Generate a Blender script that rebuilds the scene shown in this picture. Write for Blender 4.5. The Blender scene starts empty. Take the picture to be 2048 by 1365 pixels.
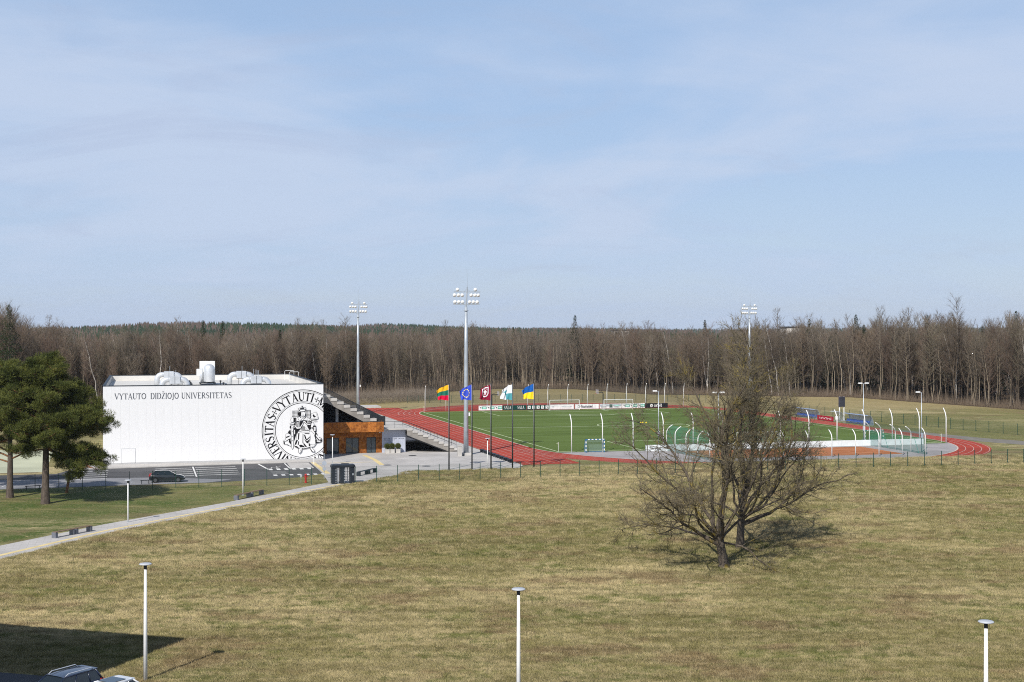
import bpy, math, random
import numpy as np
from mathutils import Vector
from mathutils.geometry import tessellate_polygon
SC = bpy.context.scene
COL = SC.collection
R = math.radians
# ------------------------------------------------------------------ camera
CAM_H, FPX, YH = 19.13, 2734.0, 660.0
cd = bpy.data.cameras.new('camera'); cam = bpy.data.objects.new('camera', cd); COL.objects.link(cam)
cam.location = (0, 0, CAM_H); cam.rotation_euler = (R(90), 0, 0)
cd.sensor_fit = 'HORIZONTAL'; cd.sensor_width = 36; cd.lens = 36 * FPX / 2048
cd.shift_y = -22.5 / 2048; cd.clip_start = 1; cd.clip_end = 30000
SC.camera = cam
# ------------------------------------------------------------------ sky, sun, exposure
SUN_EL, SUN_AZ = 42.0, 22.0          # light travels forward and SUN_AZ degrees to the right
w = bpy.data.worlds.new('World'); SC.world = w; w.use_nodes = True
nt = w.node_tree; N = nt.nodes; Lk = nt.links; N.clear()
out = N.new('ShaderNodeOutputWorld'); bg = N.new('ShaderNodeBackground'); bg.inputs[1].default_value = 0.10
sky = N.new('ShaderNodeTexSky'); sky.sky_type = 'NISHITA'; sky.sun_disc = False
sky.sun_elevation = R(SUN_EL); sky.sun_rotation = R(180 + SUN_AZ); sky.air_density = 1.0; sky.dust_density = 0.5; sky.ozone_density = 2.5
tc = N.new('ShaderNodeTexCoord'); sep = N.new('ShaderNodeSeparateXYZ'); Lk.new(tc.outputs['Generated'], sep.inputs[0])
def wm(op, a, b=None):
    n = N.new('ShaderNodeMath'); n.operation = op
    for i, q in enumerate((a, b)):
        if q is None: continue
        if isinstance(q, (int, float)): n.inputs[i].default_value = q
        else: Lk.new(q, n.inputs[i])
    return n.outputs[0]
zz = wm('ADD', wm('MAXIMUM', sep.outputs[2], 0.0), 0.24)
cmb = N.new('ShaderNodeCombineXYZ')
Lk.new(wm('DIVIDE', sep.outputs[0], zz), cmb.inputs[0]); Lk.new(wm('DIVIDE', sep.outputs[1], zz), cmb.inputs[1])
mp = N.new('ShaderNodeMapping'); mp.inputs['Scale'].default_value = (0.75, 1.15, 1); mp.inputs['Rotation'].default_value = (0, 0, R(-24)); mp.inputs['Location'].default_value = (3.1, 1.7, 0.4)
Lk.new(cmb.outputs[0], mp.inputs[0])
def wn(sc, det, ro, di):
    n = N.new('ShaderNodeTexNoise'); n.inputs['Scale'].default_value = sc; n.inputs['Detail'].default_value = det; n.inputs['Roughness'].default_value = ro; n.inputs['Distortion'].default_value = di; Lk.new(mp.outputs[0], n.inputs[0]); return n.outputs[0]
def wr(v, a, b, c, d):
    m = N.new('ShaderNodeMapRange'); m.interpolation_type = 'SMOOTHSTEP'; Lk.new(v, m.inputs[0])
    for i, q in enumerate((a, b, c, d)): m.inputs[i + 1].default_value = q
    return m.outputs[0]
def wmix(f, a, b):
    m = N.new('ShaderNodeMix'); m.data_type = 'RGBA'
    for i, q in ((0, f), (6, a), (7, b)):
        if isinstance(q, tuple): m.inputs[i].default_value = q
        else: Lk.new(q, m.inputs[i])
    return m.outputs[2]
cl = wr(wm('ADD', wm('MULTIPLY', wn(0.75, 8, 0.55, 0.9), 0.75), wm('MULTIPLY', wn(2.6, 8, 0.55, 0.7), 0.25)), 0.40, 0.60, 0.0, 1.0)    # broad thin veil
wisp = wr(wn(1.5, 10, 0.62, 1.6), 0.52, 0.70, 0.0, 1.0)                                                                          # grey-blue wisps
low = wr(sep.outputs[2], 0.0, 0.20, 1.0, 0.0)
veil = wmix(wm('MAXIMUM', wm('MULTIPLY', cl, 0.8), wm('MULTIPLY', low, 0.55)), (4.1, 5.72, 8.45, 1), (5.85, 6.75, 8.45, 1))
veil = wmix(wm('MULTIPLY', wisp, 0.55), veil, (4.7, 5.6, 7.6, 1))
amount = wm('MULTIPLY', wm('ADD', wm('MULTIPLY', cl, 0.2), 0.74), wr(sep.outputs[2], 0.16, 0.62, 1.0, 0.16))
Lk.new(wmix(amount, sky.outputs[0], veil), bg.inputs[0]); Lk.new(bg.outputs[0], out.inputs[0])
sl = bpy.data.lights.new('sun', 'SUN'); so = bpy.data.objects.new('sun', sl); COL.objects.link(so)
sl.energy = 5.0; sl.angle = R(0.53); sl.color = (1.0, 0.955, 0.89)
dv = Vector((math.sin(R(SUN_AZ)) * math.cos(R(SUN_EL)), math.cos(R(SUN_AZ)) * math.cos(R(SUN_EL)), -math.sin(R(SUN_EL))))
so.rotation_euler = dv.to_track_quat('-Z', 'Y').to_euler(); so.location = (-60, -60, 90)
SC.view_settings.view_transform = 'Standard'; SC.view_settings.look = 'None'; SC.view_settings.exposure = 0.0; SC.view_settings.gamma = 1
SC.render.engine = 'CYCLES'; SC.cycles.use_denoising = False; SC.cycles.pixel_filter_type = 'BLACKMAN_HARRIS'; SC.cycles.filter_width = 1.05
SC.cycles.max_bounces = 6; SC.cycles.transparent_max_bounces = 24; SC.cycles.sample_clamp_indirect = 1.5
# ------------------------------------------------------------------ the stadium's own frame (u along the goal line, v along the touch line)
TH, X0, D0 = 0.2657, 7.26, 214.2
CT, ST = math.cos(TH), math.sin(TH)
def S(u, v, z=0.0): return (X0 + u * CT - v * ST, D0 + u * ST + v * CT, z)
def ground_at(px, py, z=0.0):
    D = FPX * (CAM_H - z) / (py - YH); return ((px - 1024) * D / FPX, D)
def to_uv(X, D):
    X -= X0; D -= D0; return (X * CT + D * ST, -X * ST + D * CT)
def wall_u(px, v):
    t = (px - 1024) / FPX
    return (t * (D0 + v * CT) - X0 + v * ST) / (CT - t * ST)
# ------------------------------------------------------------------ mesh helpers
class MB:
    def __init__(s): s.v = []; s.f = []; s.m = []
    def add(s, vs, fs, m=0):
        o = len(s.v); s.v += [tuple(p) for p in vs]
        for f in fs: s.f.append(tuple(i + o for i in f)); s.m.append(m)
        return s
    def box(s, x0, x1, y0, y1, z0, z1, m=0):
        return s.add([(x0, y0, z0), (x1, y0, z0), (x1, y1, z0), (x0, y1, z0), (x0, y0, z1), (x1, y0, z1), (x1, y1, z1), (x0, y1, z1)],
                     [(3, 2, 1, 0), (4, 5, 6, 7), (0, 1, 5, 4), (1, 2, 6, 5), (2, 3, 7, 6), (3, 0, 4, 7)], m)
    def cbox(s, x0, x1, y0, y1, z0, z1, c=0.02, m=0):       # box with chamfered vertical and top edges
        def ring(d, z): return [(x0 + d + c, y0 + d, z), (x1 - d - c, y0 + d, z), (x1 - d, y0 + d + c, z), (x1 - d, y1 - d - c, z), (x1 - d - c, y1 - d, z), (x0 + d + c, y1 - d, z), (x0 + d, y1 - d - c, z), (x0 + d, y0 + d + c, z)]
        vs = ring(0, z0) + ring(0, z1 - c) + ring(c, z1); fs = []
        for k in (0, 8):
            for i in range(8): j = (i + 1) % 8; fs.append((k + i, k + j, k + 8 + j, k + 8 + i))
        fs.append(tuple(range(16, 24))); fs.append(tuple(reversed(range(8))))
        return s.add(vs, fs, m)
    def tube(s, pts, rs, n=6, cap=True, m=0):
        pts = [Vector(p) for p in pts]; vs = []; fs = []
        if isinstance(rs, (int, float)): rs = [rs] * len(pts)
        prev = None
        for i, p in enumerate(pts):
            d = (pts[min(i + 1, len(pts) - 1)] - pts[max(i - 1, 0)])
            if d.length < 1e-9: d = Vector((0, 0, 1))
            d.normalize()
            if prev is None:
                a = Vector((1, 0, 0)) if abs(d.x) < 0.9 else Vector((0, 1, 0))
            else: a = prev
            e1 = (a - d * a.dot(d)).normalized(); prev = e1; e2 = d.cross(e1)
            for k in range(n):
                q = 2 * math.pi * (k + 0.5) / n
                vs.append(p + (e1 * math.cos(q) + e2 * math.sin(q)) * rs[i])
        for i in range(len(pts) - 1):
            for k in range(n):
                l = (k + 1) % n; fs.append((i * n + k, i * n + l, (i + 1) * n + l, (i + 1) * n + k))
        if cap:
            fs.append(tuple(reversed(range(n)))); o = (len(pts) - 1) * n; fs.append(tuple(range(o, o + n)))
        return s.add(vs, fs, m)
    def lathe(s, prof, n=16, c=(0, 0, 0), m=0):
        vs = []; fs = []
        for r, z in prof:
            for k in range(n):
                q = 2 * math.pi * k / n; vs.append((c[0] + r * math.cos(q), c[1] + r * math.sin(q), c[2] + z))
        for i in range(len(prof) - 1):
            for k in range(n):
                l = (k + 1) % n; fs.append((i * n + k, i * n + l, (i + 1) * n + l, (i + 1) * n + k))
        fs.append(tuple(reversed(range(n)))); o = (len(prof) - 1) * n; fs.append(tuple(range(o, o + n)))
        return s.add(vs, fs, m)
    def poly(s, pts, m=0): return s.add(pts, [tuple(range(len(pts)))], m)
    def flat(s, pts, z, m=0):
        tri = tessellate_polygon([[Vector((p[0], p[1], 0)) for p in pts]])
        vs = [(p[0], p[1], z) for p in pts]; fs = []
        for t in tri:
            a, b, c = (vs[i] for i in t)
            cr = (b[0] - a[0]) * (c[1] - a[1]) - (b[1] - a[1]) * (c[0] - a[0])
            fs.append(tuple(t) if cr > 0 else tuple(reversed(t)))
        return s.add(vs, fs, m)
    def slab(s, pts, z0, z1, m=0):
        s.flat(pts, z1, m); n = len(pts); ar = sum(pts[i][0] * pts[(i + 1) % n][1] - pts[(i + 1) % n][0] * pts[i][1] for i in range(n))
        vs = [(p[0], p[1], z0) for p in pts] + [(p[0], p[1], z1) for p in pts]
        fs = [((i, (i + 1) % n, n + (i + 1) % n, n + i) if ar > 0 else (n + i, n + (i + 1) % n, (i + 1) % n, i)) for i in range(n)]
        return s.add(vs, fs, m)
    def profile(s, pts, y0, y1, m=0):                       # polygon in (x, z) pushed from y0 to y1
        n = len(pts); tri = tessellate_polygon([[Vector((p[0], p[1], 0)) for p in pts]])
        vs = [(p[0], y0, p[1]) for p in pts] + [(p[0], y1, p[1]) for p in pts]
        fs = [tuple(t) for t in tri] + [tuple(i + n for i in reversed(t)) for t in tri]
        fs += [(i, n + i, n + (i + 1) % n, (i + 1) % n) for i in range(n)]
        return s.add(vs, fs, m)
    def strip(s, line, wd, z, m=0):                         # flat ribbon along a polyline
        n = len(line); L = []; Q = []
        for i, p in enumerate(line):
            a = line[max(i - 1, 0)]; b = line[min(i + 1, n - 1)]
            dx, dy = b[0] - a[0], b[1] - a[1]; l = math.hypot(dx, dy) or 1; nx, ny = -dy / l * wd / 2, dx / l * wd / 2
            L.append((p[0] + nx, p[1] + ny, z)); Q.append((p[0] - nx, p[1] - ny, z))
        return s.add(L + Q, [(i, n + i, n + i + 1, i + 1) for i in range(n - 1)], m)
    def shift(s, dx, dy, dz=0): s.v = [(a + dx, b + dy, c + dz) for a, b, c in s.v]; return s
def mesh(name, mb, mats, smooth=False):
    me = bpy.data.meshes.new(name); me.from_pydata(mb.v, [], mb.f)
    for m in (mats if isinstance(mats, (list, tuple)) else [mats]): me.materials.append(m)
    if len(me.materials) > 1: me.polygons.foreach_set('material_index', mb.m)
    if smooth: me.polygons.foreach_set('use_smooth', [True] * len(me.polygons))
    me.update(); return me
def np_mesh(name, V, Fa, mats, midx=None, smooth=False):     # Fa: list of (k,n) index arrays
    me = bpy.data.meshes.new(name); Fa = [f for f in Fa if len(f)]
    nl = sum(f.size for f in Fa); nf = sum(len(f) for f in Fa)
    me.vertices.add(len(V)); me.vertices.foreach_set('co', np.asarray(V, np.float32).ravel())
    me.loops.add(nl); me.loops.foreach_set('vertex_index', np.concatenate([f.ravel() for f in Fa]).astype(np.int32))
    st = []; o = 0
    for f in Fa: st.append(o + np.arange(len(f)) * f.shape[1]); o += f.size
    me.polygons.add(nf); me.polygons.foreach_set('loop_start', np.concatenate(st).astype(np.int32))
    for m in (mats if isinstance(mats, (list, tuple)) else [mats]): me.materials.append(m)
    if midx is not None: me.polygons.foreach_set('material_index', np.asarray(midx, np.int32))
    if smooth: me.polygons.foreach_set('use_smooth', np.ones(nf, bool))
    me.update(calc_edges=True); me.validate(); return me
def link(name, data, parent=None):
    o = bpy.data.objects.new(name, data); COL.objects.link(o)
    if parent is not None: o.parent = parent
    return o
def tag(o, label, cat, group=None):
    o['label'] = label; o['category'] = cat
    if group: o['group'] = group
    return o
def thing(name, label, cat, loc=(0, 0, 0), rz=0.0, group=None):
    o = link(name, None); o.location = loc; o.rotation_euler = (0, 0, rz); o.empty_display_size = 0.3
    return tag(o, label, cat, group)
def part(name, mb, mat, parent, smooth=False): return link(name, mesh(name, mb, mat, smooth), parent)
def struct(name, mb, mat, st=True):
    o = link(name, mesh(name, mb, mat)); o['kind'] = 'structure'
    if st: o.location = (X0, D0, 0); o.rotation_euler = (0, 0, TH)
    return o
ROOT_UV = {}
def st_thing(name, label, cat, u, v, group=None):
    o = thing(name, label, cat, S(u, v), TH, group); ROOT_UV[o.name] = (u, v); return o
def st_part(name, mb, mat, root, smooth=False):
    u, v = ROOT_UV[root.name]; return part(name, mb.shift(-u, -v), mat, root, smooth)
def copy_tree(o, parent=None):
    c = o.copy(); COL.objects.link(c); c.parent = parent
    for ch in o.children: copy_tree(ch, c)
    return c
# ------------------------------------------------------------------ materials
def srgb(r, g, b): return tuple(((x / 255) / 12.92 if x <= 10 else (((x / 255) + 0.055) / 1.055) ** 2.4) for x in (r, g, b))
class NT:
    def __init__(s, name):
        s.mat = bpy.data.materials.new(name); s.mat.use_nodes = True; s.t = s.mat.node_tree; s.n = s.t.nodes; s.n.clear()
        s.out = s.n.new('ShaderNodeOutputMaterial'); s.b = s.n.new('ShaderNodeBsdfPrincipled'); s.t.links.new(s.b.outputs[0], s.out.inputs[0])
    def L(s, a, b): s.t.links.new(a, b)
    def new(s, ty, **k):
        n = s.n.new(ty)
        for q, v in k.items(): setattr(n, q, v)
        return n
    def pos(s): return s.new('ShaderNodeNewGeometry').outputs['Position']
    def objc(s): return s.new('ShaderNodeTexCoord').outputs['Object']
    def mapping(s, vec, scale=(1, 1, 1), loc=(0, 0, 0), rot=(0, 0, 0)):
        m = s.new('ShaderNodeMapping'); s.L(vec, m.inputs[0]); m.inputs['Scale'].default_value = scale; m.inputs['Location'].default_value = loc; m.inputs['Rotation'].default_value = rot
        return m.outputs[0]
    def noise(s, vec, scale, detail=4, rough=0.55, dist=0.0):
        n = s.new('ShaderNodeTexNoise'); s.L(vec, n.inputs[0]); n.inputs['Scale'].default_value = scale; n.inputs['Detail'].default_value = detail; n.inputs['Roughness'].default_value = rough; n.inputs['Distortion'].default_value = dist
        return n.outputs[0]
    def ramp(s, f, lo, hi, a=0.0, b=1.0):
        m = s.new('ShaderNodeMapRange'); m.interpolation_type = 'SMOOTHSTEP'; s.L(f, m.inputs[0])
        for i, q in enumerate((lo, hi, a, b)): m.inputs[i + 1].default_value = q
        return m.outputs[0]
    def math(s, op, a, b=0.0):
        n = s.new('ShaderNodeMath', operation=op)
        for i, q in enumerate((a, b)):
            if isinstance(q, (int, float)): n.inputs[i].default_value = q
            else: s.L(q, n.inputs[i])
        return n.outputs[0]
    def mix(s, f, a, b, blend='MIX'):
        n = s.new('ShaderNodeMix', data_type='RGBA', blend_type=blend)
        for i, q in ((0, f), (6, a), (7, b)):
            if isinstance(q, (int, float)): n.inputs[i].default_value = q
            elif isinstance(q, tuple): n.inputs[i].default_value = q + (1,) if len(q) == 3 else q
            else: s.L(q, n.inputs[i])
        return n.outputs[2]
    def set(s, col=None, rough=None, spec=None, metal=None):
        for k, q in (('Base Color', col), ('Roughness', rough), ('Specular IOR Level', spec), ('Metallic', metal)):
            if q is None: continue
            i = s.b.inputs[k]
            if isinstance(q, tuple): i.default_value = q + (1,)
            elif isinstance(q, (int, float)): i.default_value = q
            else: s.L(q, i)
        return s.mat
    def bump(s, h, strength=0.3, dist=0.02):
        b = s.new('ShaderNodeBump'); b.inputs['Strength'].default_value = strength; b.inputs['Distance'].default_value = dist; s.L(h, b.inputs['Height']); s.L(b.outputs[0], s.b.inputs['Normal'])
def M(name, col, rough=0.6, spec=0.3, metal=0.0, var=0.15, scale=1.5, bump=0.0, rnd=0.0):
    t = NT(name); p = t.objc(); n = t.noise(p, scale, 5, 0.6)
    dk = tuple(c * (1 - var) for c in col); lt = tuple(min(1, c * (1 + var)) for c in col)
    c = t.mix(t.ramp(n, 0.3, 0.7), dk, lt)
    if rnd:
        r = t.new('ShaderNodeObjectInfo').outputs['Random']
        c = t.mix(1.0, c, t.mix(r, (1 - rnd,) * 3, (1 + rnd,) * 3), 'MULTIPLY')
    if bump: t.bump(t.noise(p, scale * 14, 4), bump)
    return t.set(c, rough, spec, metal)
WHITE_WALL = M('white_render_panel', (0.735, 0.735, 0.74), 0.55, 0.3, 0, 0.02, 0.6, 0, 0.006)
WHITE_PAINT = M('white_paint', (0.78, 0.78, 0.76), 0.4, 0.4, 0, 0.05, 3)
PALE_GREY = M('light_grey_disc', (0.45, 0.47, 0.50), 0.4, 0.4, 0, 0.05, 3)
DARK_METAL = M('dark_metal', (0.018, 0.022, 0.026), 0.45, 0.4, 0.0, 0.15, 3)
ANTHRACITE = M('anthracite_metal', (0.016, 0.022, 0.030), 0.5, 0.4, 0, 0.15, 2)
GALV = M('galvanised_steel', (0.42, 0.46, 0.50), 0.42, 0.5, 0.35, 0.12, 1.2)
SILVER = M('silver_duct', (0.66, 0.68, 0.70), 0.38, 0.5, 0.45, 0.08, 1.5)
CONC = M('concrete', (0.47, 0.45, 0.42), 0.85, 0.15, 0, 0.14, 0.8, 0.2)
CONC_DARK = M('shaded_stringer_concrete', (0.27, 0.25, 0.225), 0.85, 0.15, 0, 0.18, 0.9, 0.2)  # stringers are a darker grey-brown concrete than the terraces
BLACK = M('black_print', (0.008, 0.008, 0.01), 0.6, 0.2, 0, 0.1, 2)
GREYPRINT = M('grey_print', (0.09, 0.10, 0.12), 0.6, 0.2, 0, 0.1, 2)
VOID = M('dark_underside', (0.022, 0.022, 0.024), 0.9, 0.1, 0, 0.2, 1)  # near-black colour puts the shade under the stand into its surfaces
GREEN_POST = M('dark_green_powder_coat', (0.012, 0.055, 0.040), 0.5, 0.4, 0, 0.15, 2)
BLUEGREY_WALL = M('blue_grey_cladding', (0.46, 0.49, 0.58), 0.6, 0.3, 0, 0.05, 1)
RUBBER = M('tyre_rubber', (0.012, 0.012, 0.012), 0.8, 0.2, 0, 0.1, 5)
RED_PAINT = M('red_paint', (0.42, 0.02, 0.018), 0.45, 0.4, 0, 0.1, 3)
def glass_mat(name, col, rough=0.06):
    t = NT(name); t.b.inputs['Coat Weight'].default_value = 0.3
    n = t.noise(t.objc(), 0.9, 2); return t.set(t.mix(n, tuple(c * 0.7 for c in col), col), rough, 0.6, 0)
GLASS = glass_mat('dark_window_glass', (0.05, 0.075, 0.09))
CARGLASS = glass_mat('car_window_glass', (0.012, 0.018, 0.022), 0.04)
def sheer(name, col, op):
    t = NT(name); t.set(col, 0.8, 0.1); tr = t.new('ShaderNodeBsdfTransparent'); mxs = t.new('ShaderNodeMixShader'); mxs.inputs[0].default_value = op
    t.L(tr.outputs[0], mxs.inputs[1]); t.L(t.b.outputs[0], mxs.inputs[2]); t.L(mxs.outputs[0], t.out.inputs[0]); return t.mat
NET_TEAL = sheer('green_net', (0.02, 0.20, 0.15), 0.34)
NET_DARK = sheer('dark_ball_net', (0.02, 0.035, 0.04), 0.22)
NET_FAINT = sheer('fine_ball_net', (0.05, 0.08, 0.06), 0.04)
NET_WHITE = sheer('white_goal_net', (0.7, 0.72, 0.7), 0.16)
WIREMESH = sheer('green_wire_mesh', (0.012, 0.05, 0.036), 0.10)
POLYCARB = sheer('clear_blue_polycarbonate', (0.30, 0.40, 0.58), 0.62)
CLEAR = sheer('clear_acrylic', (0.62, 0.66, 0.68), 0.38)

def grass_material(blades=False):
    t = NT('meadow_grass_blades' if blades else 'spring_meadow_grass'); p = t.pos(); sx = t.new('ShaderNodeSeparateXYZ'); t.L(p, sx.inputs[0])
    big = t.noise(t.mapping(p, (1, 1.6, 1)), 0.028, 4, 0.6, 0.8)
    med = t.noise(t.mapping(p, (1, 1.4, 1), (17, 3, 0)), 0.16, 6, 0.65, 0.5)
    sm = t.noise(t.mapping(p, (0.8, 1.25, 1), (3, 7, 0)), 1.05, 6, 0.7, 0.6)
    fine = t.noise(t.mapping(p, (1, 1, 1), (5, 9, 0)), 7.0, 5, 0.75, 0.8)
    vf = t.noise(t.mapping(p, (1.0, 0.8, 1)), 24.0, 3, 0.7)
    straw, brown, green, olive = (0.462, 0.380, 0.204), (0.212, 0.150, 0.082), (0.118, 0.136, 0.036), (0.218, 0.192, 0.080)
    f1 = t.ramp(t.math('ADD', t.math('MULTIPLY', big, 0.55), t.math('MULTIPLY', med, 0.45)), 0.45, 0.57)
    c = t.mix(f1, olive, straw)
    f2 = t.ramp(t.math('ADD', t.math('MULTIPLY', med, 0.6), t.math('MULTIPLY', sm, 0.4)), 0.485, 0.585)
    c = t.mix(t.math('MULTIPLY', f2, 0.9), c, green)
    br = t.ramp(t.noise(t.mapping(p, (1, 1.5, 1), (40, 11, 0)), 0.11, 6, 0.65), 0.52, 0.62)
    c = t.mix(t.math('MULTIPLY', br, 0.8), c, brown)
    # faint mowing streaks
    stk = t.noise(t.mapping(p, (0.05, 0.75, 1), (9, 2, 0), (0, 0, R(9))), 1.0, 5, 0.6, 0.3); c = t.mix(1.0, c, t.ramp(stk, 0.36, 0.64, 0.78, 1.20), 'MULTIPLY')
    stk2 = t.noise(t.mapping(p, (0.16, 2.6, 1), (4, 8, 0), (0, 0, R(-7))), 1.0, 4, 0.65, 0.3); c = t.mix(t.ramp(stk2, 0.58, 0.72, 0, 0.5), c, (0.52, 0.43, 0.25))
    # greener turf left of the footpath and inside the stadium strip behind the right fence
    s = t.math('ADD', t.math('MULTIPLY', t.math('ADD', sx.outputs[0], 44.0), -0.915), t.math('MULTIPLY', t.math('ADD', sx.outputs[1], -117.6), 0.403))
    gm = t.math('MULTIPLY', t.ramp(s, 1.0, 5.0), t.ramp(sx.outputs[1], 172, 162))
    gn = t.ramp(t.math('ADD', t.math('MULTIPLY', med, 0.5), t.math('MULTIPLY', sm, 0.5)), 0.34, 0.6)
    gn2 = t.math('MULTIPLY', gn, t.ramp(sx.outputs[0], -22, -46, 0.45, 1.0))
    c = t.mix(t.math('MULTIPLY', gm, gn2), c, (0.068, 0.112, 0.020))
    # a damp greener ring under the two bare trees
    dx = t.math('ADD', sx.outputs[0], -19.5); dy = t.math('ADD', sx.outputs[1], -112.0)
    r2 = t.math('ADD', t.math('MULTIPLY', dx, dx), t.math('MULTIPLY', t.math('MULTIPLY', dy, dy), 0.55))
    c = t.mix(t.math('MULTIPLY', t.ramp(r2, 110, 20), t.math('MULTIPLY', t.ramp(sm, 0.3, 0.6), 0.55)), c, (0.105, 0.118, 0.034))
    # strip by the right-hand fence stays green
    fr = t.math('MULTIPLY', t.ramp(sx.outputs[0], 40, 62), t.math('MULTIPLY', t.ramp(sx.outputs[1], 225, 245), t.ramp(sx.outputs[1], 330, 270)))
    c = t.mix(t.math('MULTIPLY', fr, t.ramp(sm, 0.25, 0.6, 0.3, 0.8)), c, (0.13, 0.145, 0.045))
    # pale dead stalks on the bank before the wood
    fb = t.math('MULTIPLY', t.ramp(sx.outputs[1], 318, 345), 0.75)
    c = t.mix(fb, c, t.mix(t.ramp(sm, 0.3, 0.7), (0.27, 0.215, 0.105), (0.42, 0.335, 0.17)))
    if blades:
        r = t.new('ShaderNodeObjectInfo').outputs['Random']; c = t.mix(t.ramp(r, 0.5, 0.95, 0, 0.5), c, (0.58, 0.475, 0.27)); c = t.mix(t.ramp(r, 0.35, 0.0, 0, 0.4), c, (0.10, 0.09, 0.03))
        return t.set(c, 0.9, 0.05)
    k = t.ramp(t.math('ADD', t.math('MULTIPLY', fine, 0.55), t.math('MULTIPLY', vf, 0.45)), 0.30, 0.72, 0.38, 1.72)
    c = t.mix(1.0, c, k, 'MULTIPLY')
    c = t.mix(t.ramp(t.math('MULTIPLY', fine, sm), 0.27, 0.36, 0, 0.75), c, (0.44, 0.35, 0.18))
    t.bump(t.math('ADD', fine, vf), 0.75, 0.10)
    return t.set(c, 0.9, 0.1)
GRASS = grass_material(); BLADES = grass_material(True)
def asphalt(name, col, sc=0.25):
    t = NT(name); p = t.pos(); a = t.noise(p, sc, 6, 0.65); b = t.noise(p, 9, 3)
    c = t.mix(t.ramp(a, 0.3, 0.7), tuple(x * 0.82 for x in col), tuple(x * 1.14 for x in col)); c = t.mix(1.0, c, t.ramp(b, 0.2, 0.8, 0.85, 1.15), 'MULTIPLY')
    t.bump(b, 0.3, 0.01); return t.set(c, 0.9, 0.12)
ASPHALT = asphalt('worn_asphalt', (0.098, 0.097, 0.100)); ASPHALT2 = asphalt('pale_road_asphalt', (0.26, 0.26, 0.272))
DASPHALT = asphalt('grey_apron_asphalt', (0.33, 0.31, 0.305))
def paving():
    t = NT('pale_concrete_paving'); p = t.mapping(t.pos(), (1, 1, 1), (0, 0, 0), (0, 0, -TH)); b = t.new('ShaderNodeTexBrick'); t.L(p, b.inputs[0])
    b.inputs['Scale'].default_value = 1.0; b.inputs['Mortar Size'].default_value = 0.02; b.inputs['Brick Width'].default_value = 1.2; b.inputs['Row Height'].default_value = 0.6
    b.inputs['Color1'].default_value = (0.475, 0.452, 0.425, 1); b.inputs['Color2'].default_value = (0.425, 0.407, 0.385, 1); b.inputs['Mortar'].default_value = (0.33, 0.31, 0.29, 1)
    n = t.noise(t.pos(), 0.2, 6, 0.6); c = t.mix(1.0, b.outputs[0], t.ramp(n, 0.3, 0.7, 0.86, 1.1), 'MULTIPLY'); return t.set(c, 0.85, 0.15)
PAVING = paving()
TACTILE = M('yellow_tactile_paving', (0.66, 0.53, 0.27), 0.8, 0.15, 0, 0.12, 1.2)
ROADPAINT = M('road_paint', (0.74, 0.73, 0.70), 0.7, 0.2, 0, 0.14, 2)
def tartan():
    t = NT('red_running_track'); p = t.pos(); a = t.noise(t.mapping(p, (1, 1, 1), (0, 0, 0), (0, 0, -TH)), 0.16, 8, 0.68); b = t.noise(p, 5, 4)
    c = t.mix(t.ramp(a, 0.36, 0.64), (0.30, 0.045, 0.028), (0.405, 0.058, 0.034)); c = t.mix(1.0, c, t.ramp(b, 0.2, 0.8, 0.9, 1.1), 'MULTIPLY'); return t.set(c, 0.85, 0.15)
TARTAN = tartan()
def turf():
    t = NT('artificial_turf'); p = t.mapping(t.pos(), (1, 1, 1), (0, 0, 0), (0, 0, -TH)); a = t.noise(t.mapping(p, (0.25, 1, 1)), 0.18, 5, 0.6); b = t.noise(p, 4, 4)
    c = t.mix(t.ramp(a, 0.3, 0.7), (0.078, 0.115, 0.022), (0.120, 0.170, 0.042)); c = t.mix(1.0, c, t.ramp(b, 0.2, 0.8, 0.85, 1.15), 'MULTIPLY'); return t.set(c, 0.9, 0.1)
TURF = turf()
def clay():
    t = NT('orange_clay'); p = t.pos(); a = t.noise(p, 0.3, 6, 0.65); c = t.mix(t.ramp(a, 0.3, 0.7), (0.33, 0.115, 0.045), (0.46, 0.19, 0.09)); return t.set(c, 0.95, 0.05)
CLAY = clay()
def corten():
    t = NT('rusted_weathering_steel'); p = t.objc(); a = t.noise(p, 2.2, 6, 0.7); b = t.noise(p, 9, 4, 0.7); r = t.new('ShaderNodeObjectInfo').outputs['Random']
    c = t.mix(t.ramp(a, 0.32, 0.66), (0.20, 0.060, 0.014), (0.50, 0.185, 0.040)); c = t.mix(t.ramp(b, 0.55, 0.7, 0, 0.6), c, (0.13, 0.04, 0.012)); c = t.mix(1.0, c, t.ramp(r, 0, 1, 0.72, 1.12), 'MULTIPLY')
    t.bump(b, 0.2); return t.set(c, 0.8, 0.15)
CORTEN = corten()
# ================================================================== the ground and the paved surfaces
g = MB(); rad = 7500; rings = [0, 40, 80, 140, 220, 330, 480, 800, 1600, 3500, rad]; nseg = 48
for r in rings[1:]:
    for k in range(nseg): g.v.append((r * math.cos(2 * math.pi * k / nseg), 150 + r * math.sin(2 * math.pi * k / nseg), 0))
g.v.append((0, 150, 0)); c0 = len(g.v) - 1
for k in range(nseg): g.f.append((c0, k, (k + 1) % nseg))
for i in range(len(rings) - 2):
    for k in range(nseg): l = (k + 1) % nseg; g.f.append((i * nseg + k, (i + 1) * nseg + k, (i + 1) * nseg + l, i * nseg + l))
g.m = [0] * len(g.f)
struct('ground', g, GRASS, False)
CU, V0, V1, RI = 34.0, 9.3, 95.7, 36.2
def oval(Rr, n=64, vmin=None, vmax=None):
    pts = [(CU + Rr * math.cos(a), V0 + Rr * math.sin(a)) for a in np.linspace(math.pi, 2 * math.pi, n)] + [(CU + Rr * math.cos(a), V1 + Rr * math.sin(a)) for a in np.linspace(0, math.pi, n)]
    return pts
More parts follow.
